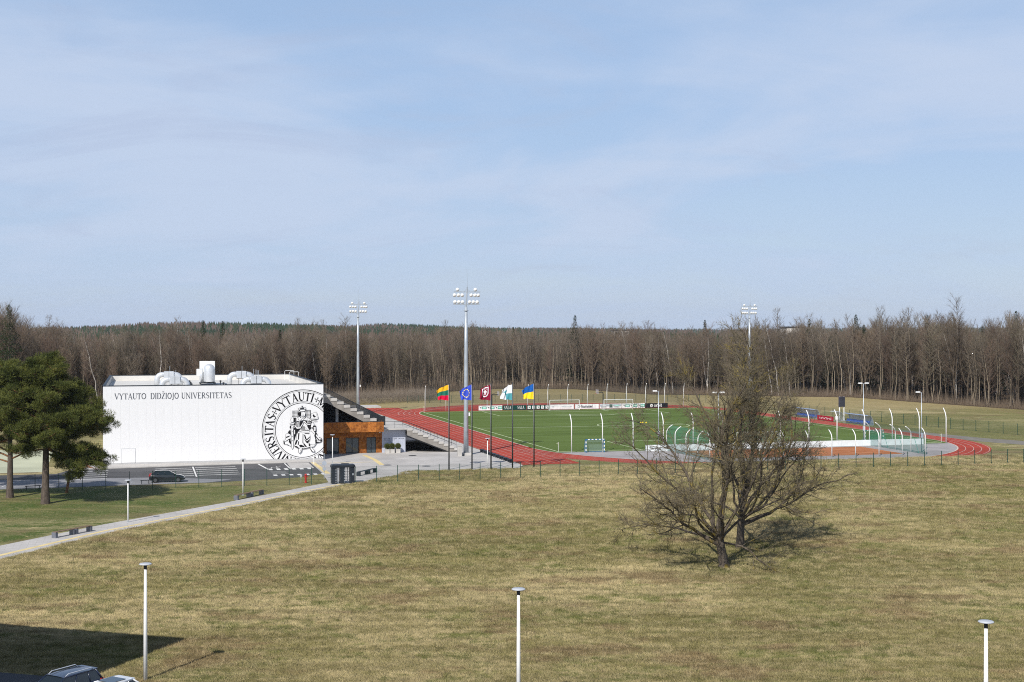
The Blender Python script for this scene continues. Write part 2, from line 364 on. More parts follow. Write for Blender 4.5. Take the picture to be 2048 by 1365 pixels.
track = struct('running_track', MB().flat(oval(41.35), 0.008), TARTAN)
link('sprint_straight', mesh('sprint_straight', MB().flat([(-10.95, -18.5), (-2.3, -18.5), (-2.3, 126), (-10.95, 126)], 0.012), TARTAN), track)
inner = oval(RI)
near = [p for p in inner if p[1] < -1.6]
hw = math.sqrt(RI ** 2 - (V0 + 1.6) ** 2)
near_poly = [(CU - hw, -1.6)] + [p for p in near] + [(CU + hw, -1.6)]
struct('apron', MB().flat(near_poly, 0.016), DASPHALT)
tp = [p for p in inner if -1.6 <= p[1] <= 108.0]
lo = sorted([p for p in tp if p[0] < CU], key=lambda p: -p[1]); hi = sorted([p for p in tp if p[0] >= CU], key=lambda p: p[1])
hw2 = math.sqrt(RI ** 2 - (108.0 - V1) ** 2)
turf_poly = [(CU - hw2, 108.0)] + lo + [(CU - hw, -1.6), (CU + hw, -1.6)] + hi + [(CU + hw2, 108.0)]
pitch = struct('football_pitch', MB().flat(turf_poly, 0.020), TURF)
struct('clay_court', MB().flat([(19.5, -17.3), (50.5, -17.3), (50.5, -4.0), (19.5, -4.0)], 0.021), CLAY)
def line(name, pts, wd, z, par, mat=ROADPAINT, close=False):
    pts = list(pts)
    if close: pts = pts + [pts[0], pts[1]]
    return link(name, mesh(name, MB().strip(pts, wd, z), mat), par)
LINE_T = M('track_line_paint', (0.56, 0.46, 0.39), 0.7, 0.2, 0, 0.1, 2)
LINE_P = M('pitch_line_paint', (0.52, 0.58, 0.36), 0.8, 0.1, 0, 0.1, 2)
line('kerb_line', oval(RI), 0.22, 0.028, track, LINE_T, True)
for k in range(1, 5): line('lane_line', oval(RI + 1.22 * k), 0.075, 0.0168, track, LINE_T, True)
for k in range(1, 8): line('lane_line', [(-2.2 - 1.22 * k, -17.5), (-2.2 - 1.22 * k, 125)], 0.05, 0.0200, track, LINE_T)
for v in (-10.6, -3.2, 14.0, 101.0, 104.5): line('start_line', [(-10.7, v), (-2.4, v)], 0.08, 0.0235, track, LINE_T)
PW, PL = 68.0, 105.0
def pl(pts, close=False, z=0.026): return line('white_line', pts, 0.36 if abs(pts[0][1] - pts[-1][1]) < 0.1 else 0.2, z, pitch, LINE_P, close)
pl([(0, 0), (0, PL)]); pl([(PW, 0), (PW, PL)]); pl([(0, 0), (PW, 0)], z=0.0275); pl([(0, PL), (PW, PL)], z=0.0275); pl([(0, PL / 2), (PW, PL / 2)], z=0.0275)
for s_, b in ((1, 0), (-1, PL)):
    for hw_, d in ((20.16, 16.5), (9.16, 5.5)):
        pl([(34 - hw_, b), (34 - hw_, b + s_ * d)]); pl([(34 + hw_, b), (34 + hw_, b + s_ * d)]); pl([(34 - hw_, b + s_ * d), (34 + hw_, b + s_ * d)], z=0.0285)
    a0 = math.acos(5.5 / 9.15); ps = [(34 + 9.15 * math.sin(a), b + s_ * (11 + 9.15 * math.cos(a))) for a in np.linspace(-a0, a0, 20)]; pl(ps)
pl([(34 + 9.15 * math.cos(a), 52.5 + 9.15 * math.sin(a)) for a in np.linspace(0, 2 * math.pi, 56)[:-1]], True, 0.029)
# paving, car park, path, lower road
struct('plaza_paving', MB().flat([(-40.6, -35.8), (-36.6, -35.6), (-33.9, -33.3), (-27.0, -24.2), (-12.6, -22.6), (-11.1, -19), (-11.1, 118), (-15.2, 118), (-15.2, 60), (-37.2, 60), (-37.2, -3.0), (-70.5, -3.0), (-72.5, -9.2), (-60, -8.0), (-48, -7.0), (-39.6, -7.0), (-39.8, -22.5)], 0.020), PAVING)
struct('car_park', MB().flat([(-130, -33.0), (-66, -30.3), (-53.6, -29.7), (-43.5, -26.6), (-39.8, -22.5), (-39.6, -7.0), (-48, -7.0), (-60, -8.0), (-72.5, -9.2), (-74, -14.0), (-130, -14)], 0.012), ASPHALT)
carpark = bpy.data.objects['car_park']
link('pale_lane', mesh('pale_lane', MB().flat([(-130, -32.8), (-66.1, -30.1), (-55, -29.7), (-52, -27), (-61, -22), (-74, -20.5), (-130, -19)], 0.0165), ASPHALT2), carpark)
link('concrete_pad', mesh('concrete_pad', MB().flat([(-43.2, -15.2), (-40.0, -15.2), (-39.85, -7.2), (-42.9, -7.2)], 0.0165), PAVING), carpark)
def mark(pts, wd=0.34): return line('bay_line', pts, wd, 0.022, carpark)
for i in range(5):
    v = -10.4 - 2.55 * i; mark([(-61.2, v - 0.4), (-56.4, v - 0.3)]); mark([(-55.9, v - 0.2), (-50.4, v)])
    mark([(-72.2, v - 1.5), (-67.4, v - 1.2)])
mark([(-56.15, -9.2), (-56.15, -22.6)], 0.2)
for u in (-79.5, -82.2, -84.9, -88): mark([(u, -27.8), (u + 1.1, -23.5)], 0.2)
mark([(-47.0, -7.6), (-46.3, -15.6)], 0.25); mark([(-43.3, -7.6), (-43.3, -15.4)], 0.18)
for i in range(6): line('crossing_bar', [(-46.0 + i * 1.05, -16.6), (-46.0 + i * 1.05, -14.6)], 0.5, 0.022, carpark)
for i in range(7): line('crossing_bar', [(-46.1 + i * 1.05, -24.0), (-46.1 + i * 1.05, -22.6)], 0.5, 0.0225, carpark)
for v in (-18.6, -20.2, -21.6): mark([(-46.3, v), (-44.2, v)], 0.12)
# accessible-bay wheelchair symbol as a few strokes
mark([(-44.9, -13.0), (-44.9, -11.9), (-44.3, -11.9)], 0.14); mark([(-45.2 + 0.5 * math.cos(a), -13.0 + 0.5 * math.sin(a)) for a in np.linspace(2.2, 6.0, 12)], 0.12)
kerb = MB()
for a, b in (((-72.5, -9.2), (-60, -8.0)), ((-60, -8.0), (-48, -7.0)), ((-48, -7.0), (-43.6, -7.0))):
    kerb.strip([a, b], 0.18, 0.13); kerb.add([(a[0], a[1] - 0.09, 0.0), (b[0], b[1] - 0.09, 0.0), (b[0], b[1] - 0.09, 0.13), (a[0], a[1] - 0.09, 0.13)], [(0, 1, 2, 3)])
struct('kerb', kerb, CONC)
pt = [(-52.0, 100), (-45.3, 121.1), (-40.2, 134.1), (-31.7, 151.2), (-23.0, 171.2)]
pb = [(-47.4, 98), (-42.5, 114.2), (-38.2, 128.2), (-29.0, 149.4), (-20.4, 169.0)]
def between(f): return [(a[0] + (b[0] - a[0]) * f, a[1] + (b[1] - a[1]) * f) for a, b in zip(pt, pb)]
path = struct('footpath', MB().flat(pt + pb[::-1], 0.016), PAVING, False)
link('tactile_strip', mesh('tactile_strip', MB().flat(between(0.66) + between(0.78)[::-1], 0.022), TACTILE), path)
yl = struct('tactile_route', MB().flat([(-30.6, 2.0), (-29.9, 2.0), (-29.6, -6.0), (-29.9, -13.5), (-30.6, -13.5), (-30.3, -6.0)], 0.026), TACTILE)
link('tactile_branch', mesh('tactile_branch', MB().flat([(-39.5, -7.2), (-38.9, -7.2), (-38.8, -23.2), (-39.5, -23.0)], 0.0265).flat([(-38.4, -8.6), (-30.6, -8.6), (-30.6, -9.0), (-38.4, -9.0)], 0.0270), TACTILE), yl)
struct('lower_road', MB().flat([(-90, 98), (-28.6, 76.3), (-15, 72.4), (60, 46), (60, 20), (-90, 20)], 0.012), ASPHALT, False)
struct('pale_court', MB().flat([(-128, -12.0), (-75.5, -11.0), (-76.5, 26), (-128, 26)], 0.014), M('pale_green_court', (0.42, 0.43, 0.31), 0.9, 0.1, 0, 0.18, 0.06))
struct('gravel_track', MB().flat([(74.5, 26), (77.0, 26), (80.5, 6), (84.5, -4), (100, -8), (140, -10), (140, -18), (98, -16), (80, -12), (75.5, 0)], 0.010), asphalt('gravel_track', (0.20, 0.185, 0.16), 0.4))
struct('sprint_pad', MB().slab([(-12.6, 127.0), (-6.2, 127.0), (-6.2, 134), (-12.6, 134)], 0, 0.35), CONC)
for (px, py) in ((868, 815), (690, 928), (825, 912), (853, 933), (775, 931)):
    X, D = ground_at(px, py); o = link('manhole_cover', mesh('manhole_cover', MB().lathe([(0.62, 0), (0.62, 0.034), (0.5, 0.042), (0.02, 0.042)], 18), DARK_METAL)); o.location = (X, D, 0); o['kind'] = 'structure'
# ================================================================== lettering drawn with strokes
K, NN = 0.17, 0.07
def arc(cx, cy, rx, ry, a0, a1, n=9): return [(cx + rx * math.cos(R(a)), cy + ry * math.sin(R(a))) for a in np.linspace(a0, a1, n)]
GL = {  # width, [(polyline, thickness)]
 'V': (0.86, [([(0.08, 1), (0.45, 0)], K), ([(0.43, 0), (0.78, 1)], NN), ([(0, 1), (0.24, 1)], NN), ([(0.66, 1), (0.88, 1)], NN)]),
 'Y': (0.80, [([(0.06, 1), (0.41, 0.48)], K), ([(0.74, 1), (0.41, 0.48)], NN), ([(0.41, 0.5), (0.41, 0)], K), ([(0.28, 0), (0.54, 0)], NN), ([(0, 1), (0.2, 1)], NN), ([(0.64, 1), (0.82, 1)], NN)]),
 'T': (0.76, [([(0.02, 0.95), (0.74, 0.95)], 0.10), ([(0.38, 0.95), (0.38, 0)], K), ([(0.25, 0), (0.51, 0)], NN), ([(0.03, 0.98), (0.03, 0.78)], NN), ([(0.73, 0.98), (0.73, 0.78)], NN)]),
 'A': (0.86, [([(0.1, 0), (0.42, 1)], NN), ([(0.40, 1), (0.74, 0)], K), ([(0.2, 0.34), (0.62, 0.34)], NN), ([(0, 0), (0.2, 0)], NN), ([(0.6, 0), (0.88, 0)], NN)]),
 'U': (0.80, [([(0.14, 1), (0.14, 0.3)] + arc(0.4, 0.28, 0.26, 0.27, 180, 270, 6), K * 0.9), (arc(0.4, 0.28, 0.26, 0.27, 270, 360, 6) + [(0.66, 0.3), (0.66, 1)], NN), ([(0.02, 1), (0.27, 1)], NN), ([(0.56, 1), (0.77, 1)], NN)]),
 'O': (0.92, [(arc(0.46, 0.5, 0.38, 0.48, 100, 260), K * 0.9), (arc(0.46, 0.5, 0.38, 0.48, -80, 80), K * 0.9), (arc(0.46, 0.5, 0.38, 0.48, 80, 100, 3), NN), (arc(0.46, 0.5, 0.38, 0.48, 260, 280, 3), NN)]),
 'D': (0.88, [([(0.16, 0), (0.16, 1)], K), ([(0.03, 1), (0.4, 1)] + arc(0.4, 0.5, 0.38, 0.5, 90, 60, 4), NN), (arc(0.4, 0.5, 0.38, 0.5, 62, -62), K * 0.9), (arc(0.4, 0.5, 0.38, 0.5, -60, -90, 4) + [(0.03, 0)], NN)]),
 'I': (0.38, [([(0.18, 0), (0.18, 1)], K), ([(0.04, 0), (0.32, 0)], NN), ([(0.04, 1), (0.32, 1)], NN)]),
 'Z': (0.76, [([(0.08, 1), (0.68, 1)], NN), ([(0.64, 1), (0.1, 0)], K), ([(0.08, 0), (0.7, 0)], NN), ([(0.22, 1.34), (0.38, 1.14), (0.54, 1.34)], NN)]),
 'J': (0.46, [([(0.26, 1), (0.26, 0.02)] + arc(0.1, 0.0, 0.16, 0.18, 0, -100, 5), K * 0.85), ([(0.12, 1), (0.4, 1)], NN)]),
 'N': (0.92, [([(0.14, 0), (0.14, 1)], NN), ([(0.12, 1), (0.78, 0)], K), ([(0.78, 0), (0.78, 1)], NN), ([(0.03, 0), (0.27, 0)], NN), ([(0.66, 1), (0.9, 1)], NN), ([(0.0, 1), (0.16, 1)], NN)]),
 'E': (0.72, [([(0.17, 0), (0.17, 1)], K), ([(0.04, 1), (0.62, 1), (0.64, 0.84)], NN), ([(0.17, 0.52), (0.5, 0.52)], NN), ([(0.04, 0), (0.64, 0), (0.67, 0.18)], NN)]),
 'R': (0.82, [([(0.17, 0), (0.17, 1)], K), ([(0.04, 1), (0.36, 1)], NN), (arc(0.36, 0.74, 0.26, 0.25, 90, -90, 8), K * 0.7), ([(0.17, 0.5), (0.36, 0.49)], NN), ([(0.36, 0.5), (0.74, 0.0)], K), ([(0.04, 0), (0.3, 0)], NN)]),
 'S': (0.66, [(arc(0.33, 0.75, 0.24, 0.24, 30, 180, 7), NN * 1.3), ([(0.09, 0.75), (0.16, 0.6), (0.33, 0.52), (0.50, 0.42), (0.57, 0.27)], K), (arc(0.33, 0.25, 0.24, 0.24, 0, -150, 7), NN * 1.3)]),
 'M': (1.06, [([(0.14, 0), (0.18, 1)], NN), ([(0.18, 1), (0.53, 0.06)], K), ([(0.53, 0.06), (0.88, 1)], NN), ([(0.88, 1), (0.92, 0)], K), ([(0.02, 0), (0.26, 0)], NN), ([(0.78, 0), (1.04, 0)], NN)]),
 'L': (0.66, [([(0.17, 0), (0.17, 1)], K), ([(0.04, 0), (0.6, 0), (0.62, 0.18)], NN)]),
 'h': (0.62, [([(0.1, 0), (0.1, 1)], K), ([(0.1, 0.5), (0.3, 0.66), (0.5, 0.55), (0.5, 0)], K)]),
 'u': (0.62, [([(0.1, 0.66), (0.1, 0.14), (0.3, 0.04), (0.5, 0.16)], K), ([(0.5, 0.66), (0.5, 0)], K)]),
 'm': (0.92, [([(0.1, 0), (0.1, 0.66)], K), ([(0.1, 0.5), (0.27, 0.64), (0.44, 0.54), (0.44, 0)], K), ([(0.44, 0.5), (0.62, 0.64), (0.8, 0.54), (0.8, 0)], K)]),
 'e': (0.62, [([(0.06, 0.34), (0.52, 0.34)] + arc(0.3, 0.34, 0.23, 0.29, 0, 310, 12), K)]),
 'l': (0.24, [([(0.1, 0), (0.1, 1)], K)]),
 'o': (0.64, [(arc(0.31, 0.34, 0.24, 0.29, 0, 360, 14), K)]),
 'r': (0.46, [([(0.1, 0), (0.1, 0.66)], K), ([(0.1, 0.42), (0.25, 0.62), (0.42, 0.62)], K)]),
 'b': (0.64, [([(0.1, 0), (0.1, 1)], K), (arc(0.32, 0.34, 0.22, 0.28, 0, 360, 14), K)]),
 'i': (0.26, [([(0.12, 0), (0.12, 0.66)], K), ([(0.12, 0.8), (0.12, 0.96)], K)]),
 't': (0.44, [([(0.18, 0.9), (0.18, 0.1), (0.36, 0.04)], K), ([(0.02, 0.64), (0.36, 0.64)], K)]),
 'p': (0.64, [([(0.1, -0.3), (0.1, 0.66)], K), (arc(0.32, 0.34, 0.22, 0.28, 0, 360, 14), K)]),
 ' ': (0.42, []),
}
def clip(poly, ax, val, keep_less):
    outp = []; n = len(poly)
    for i in range(n):
        a, b = poly[i], poly[(i + 1) % n]
        da = (val - a[ax]) if keep_less else (a[ax] - val); db = (val - b[ax]) if keep_less else (b[ax] - val)
        if da >= 0: outp.append(a)
        if (da >= 0) != (db >= 0):
            t = da / (da - db); outp.append((a[0] + (b[0] - a[0]) * t, a[1] + (b[1] - a[1]) * t))
    return outp
class Print:                                                # flat print in a wall plane: x along the wall, z up, y = depth of the layer
    def __init__(s, xmax=1e9, zmin=-1e9): s.mb = {}; s.y = -0.006; s.xmax = xmax; s.zmin = zmin
    def _poly(s, pts, ink):
        pts = clip(clip(pts, 0, s.xmax, True), 1, s.zmin, False)
        if len(pts) < 3: return
        ar = sum(pts[i][0] * pts[(i + 1) % len(pts)][1] - pts[(i + 1) % len(pts)][0] * pts[i][1] for i in range(len(pts)))
        if ar < 0: pts = pts[::-1]
        s.mb.setdefault(ink, MB()).poly([(p[0], s.y, p[1]) for p in pts])
    def layer(s, d=0.0012): s.y -= d
    def fill(s, pts, ink):
        s.layer()
        for t in tessellate_polygon([[Vector((p[0], p[1], 0)) for p in pts]]): s._poly([pts[i] for i in t], ink)
    def stroke(s, pts, wd, ink):
        for a, b in zip(pts[:-1], pts[1:]):
            dx, dy = b[0] - a[0], b[1] - a[1]; l = math.hypot(dx, dy)
            if l < 1e-9: continue
            e = 0.25 * wd / l if len(pts) > 2 else 0; ax_, ay = a[0] - dx * e, a[1] - dy * e; bx, by = b[0] + dx * e, b[1] + dy * e
            nx, ny = -dy / l * wd / 2, dx / l * wd / 2
            s._poly([(ax_ + nx, ay + ny), (ax_ - nx, ay - ny), (bx - nx, by - ny), (bx + nx, by + ny)], ink)
    def glyph(s, ch, f, ink, hgt, bold=1.0):
        for pts, tk in GL[ch][1]: s.stroke([f(p) for p in pts], tk * hgt * bold, ink)
    def text(s, txt, x, z, hgt, ink, width=None, bold=1.0, gap=0.06):
        nat = sum(GL[c][0] + gap for c in txt) * hgt; kx = 1.0 if width is None else width / nat
        for c in txt:
            s.glyph(c, lambda p: (x + p[0] * hgt * kx, z + p[1] * hgt), ink, hgt, bold); x += (GL[c][0] + gap) * hgt * kx
    def build(s, names, parent, off=(0, 0, 0)):
        for ink, (nm, mat) in names.items():
            if ink in s.mb: part(nm, s.mb[ink].shift(*off), mat, parent)
# ================================================================== the white sports hall
BU0, BU1, BV0, BV1, BH = -68.3, -37.2, -3.2, 43.0, 11.2
hall = st_thing('sports_hall', 'white box-shaped sports hall with university lettering and a huge round seal', 'building', BU0, BV0)
core = MB().box(BU0 + 0.05, BU1 - 0.05, BV0 + 0.06, BV1, 0, 10.2); st_part('wall', core, WHITE_WALL, hall)
PAN = M('off_white_membrane', (0.62, 0.60, 0.56), 0.7, 0.2, 0, 0.08, 0.3)
npan = 26; pw = (BU1 - BU0) / npan; pm = mesh('wall_panel', MB().cbox(0.002, pw - 0.002, 0.0, 0.09, 0.25, BH - 0.06, 0.002), WHITE_WALL)
for i in range(npan):
    o = link('wall_panel', pm, hall); o.location = (i * pw, -0.03, 0)
st_part('plinth', MB().box(BU0, BU1, BV0 - 0.01, BV0 + 0.05, 0, 0.246), M('grey_plinth', (0.45, 0.45, 0.45), 0.8, 0.2, 0, 0.06, 1), hall)
par = MB()
par.box(BU0, BU1, BV0 + 0.062, BV0 + 0.34, 10.2, BH - 0.06); par.box(BU0, BU1, BV1 - 0.3, BV1, 10.2, BH - 0.06); par.box(BU0, BU0 + 0.3, BV0 + 0.34, BV1 - 0.3, 10.2, BH - 0.06); par.box(BU1 - 0.3, BU1, BV0 + 0.34, BV1 - 0.3, 10.2, BH - 0.06)
st_part('parapet', par, PAN, hall)
cop = MB(); e = 0.06
cop.box(BU0 - e, BU1 + e, BV0 - e - 0.03, BV0 + 0.4, BH - 0.055, BH + 0.03); cop.box(BU0 - e, BU1 + e, BV1 - 0.36, BV1 + e, BH - 0.055, BH + 0.03); cop.box(BU0 - e, BU0 + 0.36, BV0 + 0.402, BV1 - 0.362, BH - 0.055, BH + 0.028); cop.box(BU1 - 0.36, BU1 + e, BV0 + 0.402, BV1 - 0.362, BH - 0.055, BH + 0.028)
st_part('coping', cop, ANTHRACITE, hall)
st_part('roof_deck', MB().box(BU0 + 0.31, BU1 - 0.31, BV0 + 0.35, BV1 - 0.31, 10.21, 10.26), PAN, hall)
du = wall_u(243, BV0); du1 = wall_u(270, BV0)
dr = MB(); dr.box(du, du1, BV0 - 0.062, BV0 - 0.045, 0.26, 2.25); d_ = st_part('service_door', dr, WHITE_WALL, hall)
st_part('door_frame', MB().box(du - 0.06, du, BV0 - 0.075, BV0 - 0.032, 0.25, 2.31).box(du1, du1 + 0.06, BV0 - 0.075, BV0 - 0.032, 0.25, 2.31).box(du, du1, BV0 - 0.075, BV0 - 0.032, 2.255, 2.31), M('door_frame_grey', (0.55, 0.56, 0.57), 0.5, 0.3), hall)
WX = lambda px: wall_u(px, BV0) - BU0
for wd_, xa_, xb_ in (('VYTAUTO', 229, 293), ('DIDZIOJO', 301, 358), ('UNIVERSITETAS', 363, 464)):
    tt = Print(); tt.text(wd_, WX(xa_), 9.27, 0.82, 'g', WX(xb_) - WX(xa_), 0.85); tt.build({'g': ('lettering', GREYPRINT)}, hall, (0, -0.04, 0))
em = Print(xmax=BU1 - BU0 - 0.01, zmin=0.26); SCL = 13.66; ex, ez = WX(605.6), 4.42
def circ(r, wd):
    n = 96; ps = [(ex + r * math.cos(2 * math.pi * i / n), ez + r * math.sin(2 * math.pi * i / n)) for i in range(n)]
    em.layer()
    for i in range(n):
        a, b = 2 * math.pi * i / n, 2 * math.pi * (i + 1) / n; r0, r1 = r - wd / 2, r + wd / 2
        em._poly([(ex + r0 * math.cos(a), ez + r0 * math.sin(a)), (ex + r1 * math.cos(a), ez + r1 * math.sin(a)), (ex + r1 * math.cos(b), ez + r1 * math.sin(b)), (ex + r0 * math.cos(b), ez + r0 * math.sin(b))], 'k')
circ(80.6 / SCL, 0.10); circ(78.2 / SCL, 0.035); circ(57.3 / SCL, 0.035); circ(54.5 / SCL, 0.085)
em.layer()
def ring_glyph(ch, ang, hgt=16.5 / SCL, r0=59.2 / SCL, kx=0.92, bold=1.02):
    wd = GL[ch][0]
    def f(p):
        x = (p[0] - wd / 2) * hgt * kx; rr = r0 + p[1] * hgt; a = R(90 - ang) - x / (r0 + hgt * 0.5)
        return (ex + rr * math.cos(a), ez + rr * math.sin(a))
    em.glyph(ch, f, 'k', hgt, bold)
for ch, a in (('V', -48.2), ('Y', -37.4), ('T', -26.4), ('A', -14.0), ('U', -2.2), ('T', 8.4), ('I', 16.8), ('M', 35.5), ('A', 48.5), ('S', -66), ('A', -77), ('T', -87.2), ('I', -95.6), ('S', -104.4), ('R', -114.6), ('E', -124.8), ('V', -135.2), ('I', -144), ('N', -153.0), ('U', -165), ('N', 142.5), ('A', 153), ('I', 132)): ring_glyph(ch, a)
for a in (-57.5, 25.2):
    rr = 66.5 / SCL; cx_, cz_ = ex + rr * math.sin(R(a)), ez + rr * math.cos(R(a))
    for q in range(4):
        b = R(90 - a + q * 90); em.stroke([(cx_, cz_), (cx_ + 0.30 * math.cos(b), cz_ + 0.30 * math.sin(b))], 0.07, 'k')
        em.fill([(cx_ + 0.28 * math.cos(b + k) * (1 if i else 1.5), cz_ + 0.28 * math.sin(b + k) * (1 if i else 1.5)) for i, k in enumerate((0, 0.45, -0.45))], 'k')
def kp(p): return (ex + (560 + p[0] / 11.87 - 605.6) / SCL, ez + (860.8 - 805 - p[1] / 11.87) / SCL)
def KF(ink, *pts): em.fill([kp(p) for p in pts], ink)
def KS(wd, *pts, ink='k'): em.layer(0.0006); em.stroke([kp(p) for p in pts], wd * (0.8 if ink == 'k' else 1.5) / 11.87 / SCL, ink)
def KO(wd, *pts): KF('w', *pts); KS(wd, *(pts + (pts[0],)))
def KE(cx, cy, rx, ry, n=18): return [(cx + rx * math.cos(2 * math.pi * i / n), cy + ry * math.sin(2 * math.pi * i / n)) for i in range(n)]
for (xa, ya, xb, yb) in ((288, 205, 465, 360), (595, 192, 722, 385)):       # throne back lattice
    for x in range(xa, xb + 1, 30): KS(6, (x, ya), (x, yb))
    for y in range(ya, yb + 1, 32): KS(6, (xa, y), (xb, y))
    KS(12, (xa, ya), (xb, ya))
KS(10, (722, 190), (722, 390)); KF('k', (330, 370), (372, 362), (385, 440), (350, 480), (300, 450), (310, 400))
KF('k', (330, 600), (480, 640), (420, 700), (385, 760), (335, 920), (322, 700)); KF('k', (350, 480), (420, 458), (545, 448), (500, 560), (420, 640), (345, 600), (330, 540))
KF('k', (600, 440), (745, 455), (760, 520), (730, 640), (690, 665), (650, 600), (640, 520))
for y in range(480, 600, 26): KS(7, (370, y + 20), (470, y - 20), ink='w')
for y in range(470, 520, 22): KS(6, (640, y - 8), (730, y + 10), ink='w')
KO(9, (140, 750), (230, 720), (262, 800), (262, 1045), (180, 1010), (92, 985), (84, 910), (130, 880))
for q in (((150, 812), (235, 785), (225, 815), (140, 850)), ((185, 880), (252, 850), (252, 925), (205, 950), (215, 905)), ((86, 908), (132, 935), (112, 950), (125, 995), (95, 990)), ((150, 905), (190, 880), (180, 920), (120, 930)), ((212, 945), (262, 920), (262, 1005)), ((188, 705), (245, 640), (258, 760), (205, 745)), ((150, 985), (190, 1000), (240, 1035), (180, 1015)), ((235, 560), (262, 545), (262, 620), (228, 610))): KF('k', *q)
KO(8, (255, 400), (300, 330), (322, 400), (318, 470), (265, 470)); KO(8, (232, 500), (330, 488), (335, 520), (240, 528))
KO(9, (264, 545), (312, 545), (322, 900), (316, 1080), (292, 1115), (270, 1060))
for y in (600, 690, 800, 905): KF('k', (282, y), (298, y - 4), (298, y + 16), (282, y + 18))
KS(7, (264, 915), (322, 912)); KO(8, (330, 655), (356, 650), (360, 740), (335, 770))
KO(10, (335, 530), (362, 538), (405, 592), (470, 590), (530, 500), (556, 440), (584, 440), (645, 512), (722, 520), (726, 546), (650, 542), (592, 492), (562, 470), (540, 530), (490, 622), (400, 634), (350, 575))
for i in range(6): KS(8, (500 + i * 24, 560 + (i % 2) * 16), (490 + i * 26, 655)); KS(6, (500, 575 + i * 14), (640, 570 + i * 16))
KF('w', (590, 560), (640, 575), (690, 660), (600, 655)); KS(6, (600, 590), (650, 650))
KO(9, (372, 395), (460, 342), (540, 395), (560, 405), (620, 340), (742, 430), (722, 455), (562, 424), (400, 450), (375, 448))
for x, y in ((482, 362), (552, 400), (612, 368), (500, 410), (388, 420), (590, 395), (640, 400), (440, 400), (690, 430)): KF('k', *KE(x, y, 10, 13, 8))
KO(6, *KE(545, 275, 58, 68)); KF('k', (420, 250), (485, 222), (502, 262), (502, 312), (462, 332), (420, 304)); KF('k', (590, 280), (606, 270), (604, 330), (588, 325))
KS(10, (508, 238), (532, 235)); KS(10, (560, 234), (586, 234)); KS(7, (545, 262), (540, 298), (556, 300)); KS(8, (528, 318), (566, 318)); KS(6, (520, 340), (545, 352), (575, 338))
KO(8, (470, 178), (592, 172), (588, 216), (476, 222)); KS(10, (482, 232), (592, 226))
KF('k', (468, 168), (492, 118), (522, 138), (556, 116), (576, 166), (548, 150), (522, 168), (496, 152)); KF('k', *KE(522, 98, 15, 16, 10))
for x, y in ((455, 158), (590, 146)): KO(10, *KE(x, y, 22, 24, 10))
KO(8, (738, 276), (865, 235), (907, 372), (896, 402), (746, 422), (724, 350)); KF('k', (770, 312), (800, 286), (822, 328), (856, 348), (806, 372), (782, 344)); KS(6, (745, 400), (880, 380)); KS(6, (850, 250), (885, 380)); KS(7, (730, 440), (810, 430), (885, 450)); KS(7, (800, 470), (880, 455)); KS(6, (760, 300), (740, 360))
KF('k', (752, 560), (852, 560), (862, 690), (832, 724), (780, 665)); KO(8, (742, 500), (792, 480), (804, 545), (762, 612), (724, 600)); KO(7, (792, 598), (842, 588), (846, 680), (800, 694)); KS(7, (800, 620), (840, 670))
KF('k', (826, 712), (872, 742), (902, 832), (992, 862), (994, 930), (962, 962), (858, 978), (846, 900), (828, 830))
for q in (((862, 770), (955, 888), (930, 902), (850, 806)), ((905, 852), (985, 876), (975, 896), (925, 884)), ((872, 912), (962, 926), (952, 952), (872, 944)), ((850, 840), (900, 900), (870, 900))): KF('w', *q)
KO(9, (428, 700), (742, 690), (802, 760), (842, 900), (850, 1000), (800, 1062), (700, 1072), (560, 1102), (440, 1092), (338, 1042), (380, 900), (390, 780))
for q in (((430, 735), (462, 730), (446, 880), (420, 905)), ((565, 730), (700, 742), (690, 765), (600, 752)), ((562, 760), (600, 790), (630, 880), (700, 820), (722, 752), (700, 850), (630, 915), (590, 870)), ((566, 870), (634, 930), (702, 880), (666, 985), (616, 960)), ((556, 955), (640, 1062), (600, 1066), (556, 1012)), ((448, 1016), (500, 1006), (560, 1036), (592, 1072), (470, 1064)), ((384, 900), (424, 896), (384, 1000), (345, 1015)), ((340, 1030), (400, 1040), (450, 1085), (380, 1070)), ((675, 985), (702, 978), (722, 1052), (680, 1050)), ((830, 900), (852, 900), (862, 990), (838, 1000)), ((430, 930), (452, 920), (440, 1010), (415, 1020)), ((700, 880), (724, 790), (712, 930), (694, 960)), ((535, 740), (552, 760), (548, 1000), (530, 960))): KF('k', *q)
for x in (700, 726, 752, 778, 806): KF('k', *KE(x, 1000 + (x % 5) * 6, 7, 14, 7))
KS(14, (458, 700), (560, 684), (706, 690)); KO(8, (452, 705), (560, 672), (706, 682), (694, 712), (560, 708)); KS(12, (500, 662), (695, 668)); KS(10, (440, 1096), (560, 1108), (700, 1078))
KO(12, (438, 1112), (470, 1082), (526, 1092), (502, 1180), (462, 1212), (434, 1182)); KO(12, (700, 1082), (742, 1070), (826, 1160), (806, 1192), (742, 1170)); KF('k', (702, 1092), (722, 1100), (760, 1165), (800, 1188), (742, 1172)); KS(8, (470, 1180), (500, 1110))
em.build({'k': ('seal_print', BLACK), 'w': ('seal_ground', WHITE_WALL)}, hall, (0, -0.036, 0))
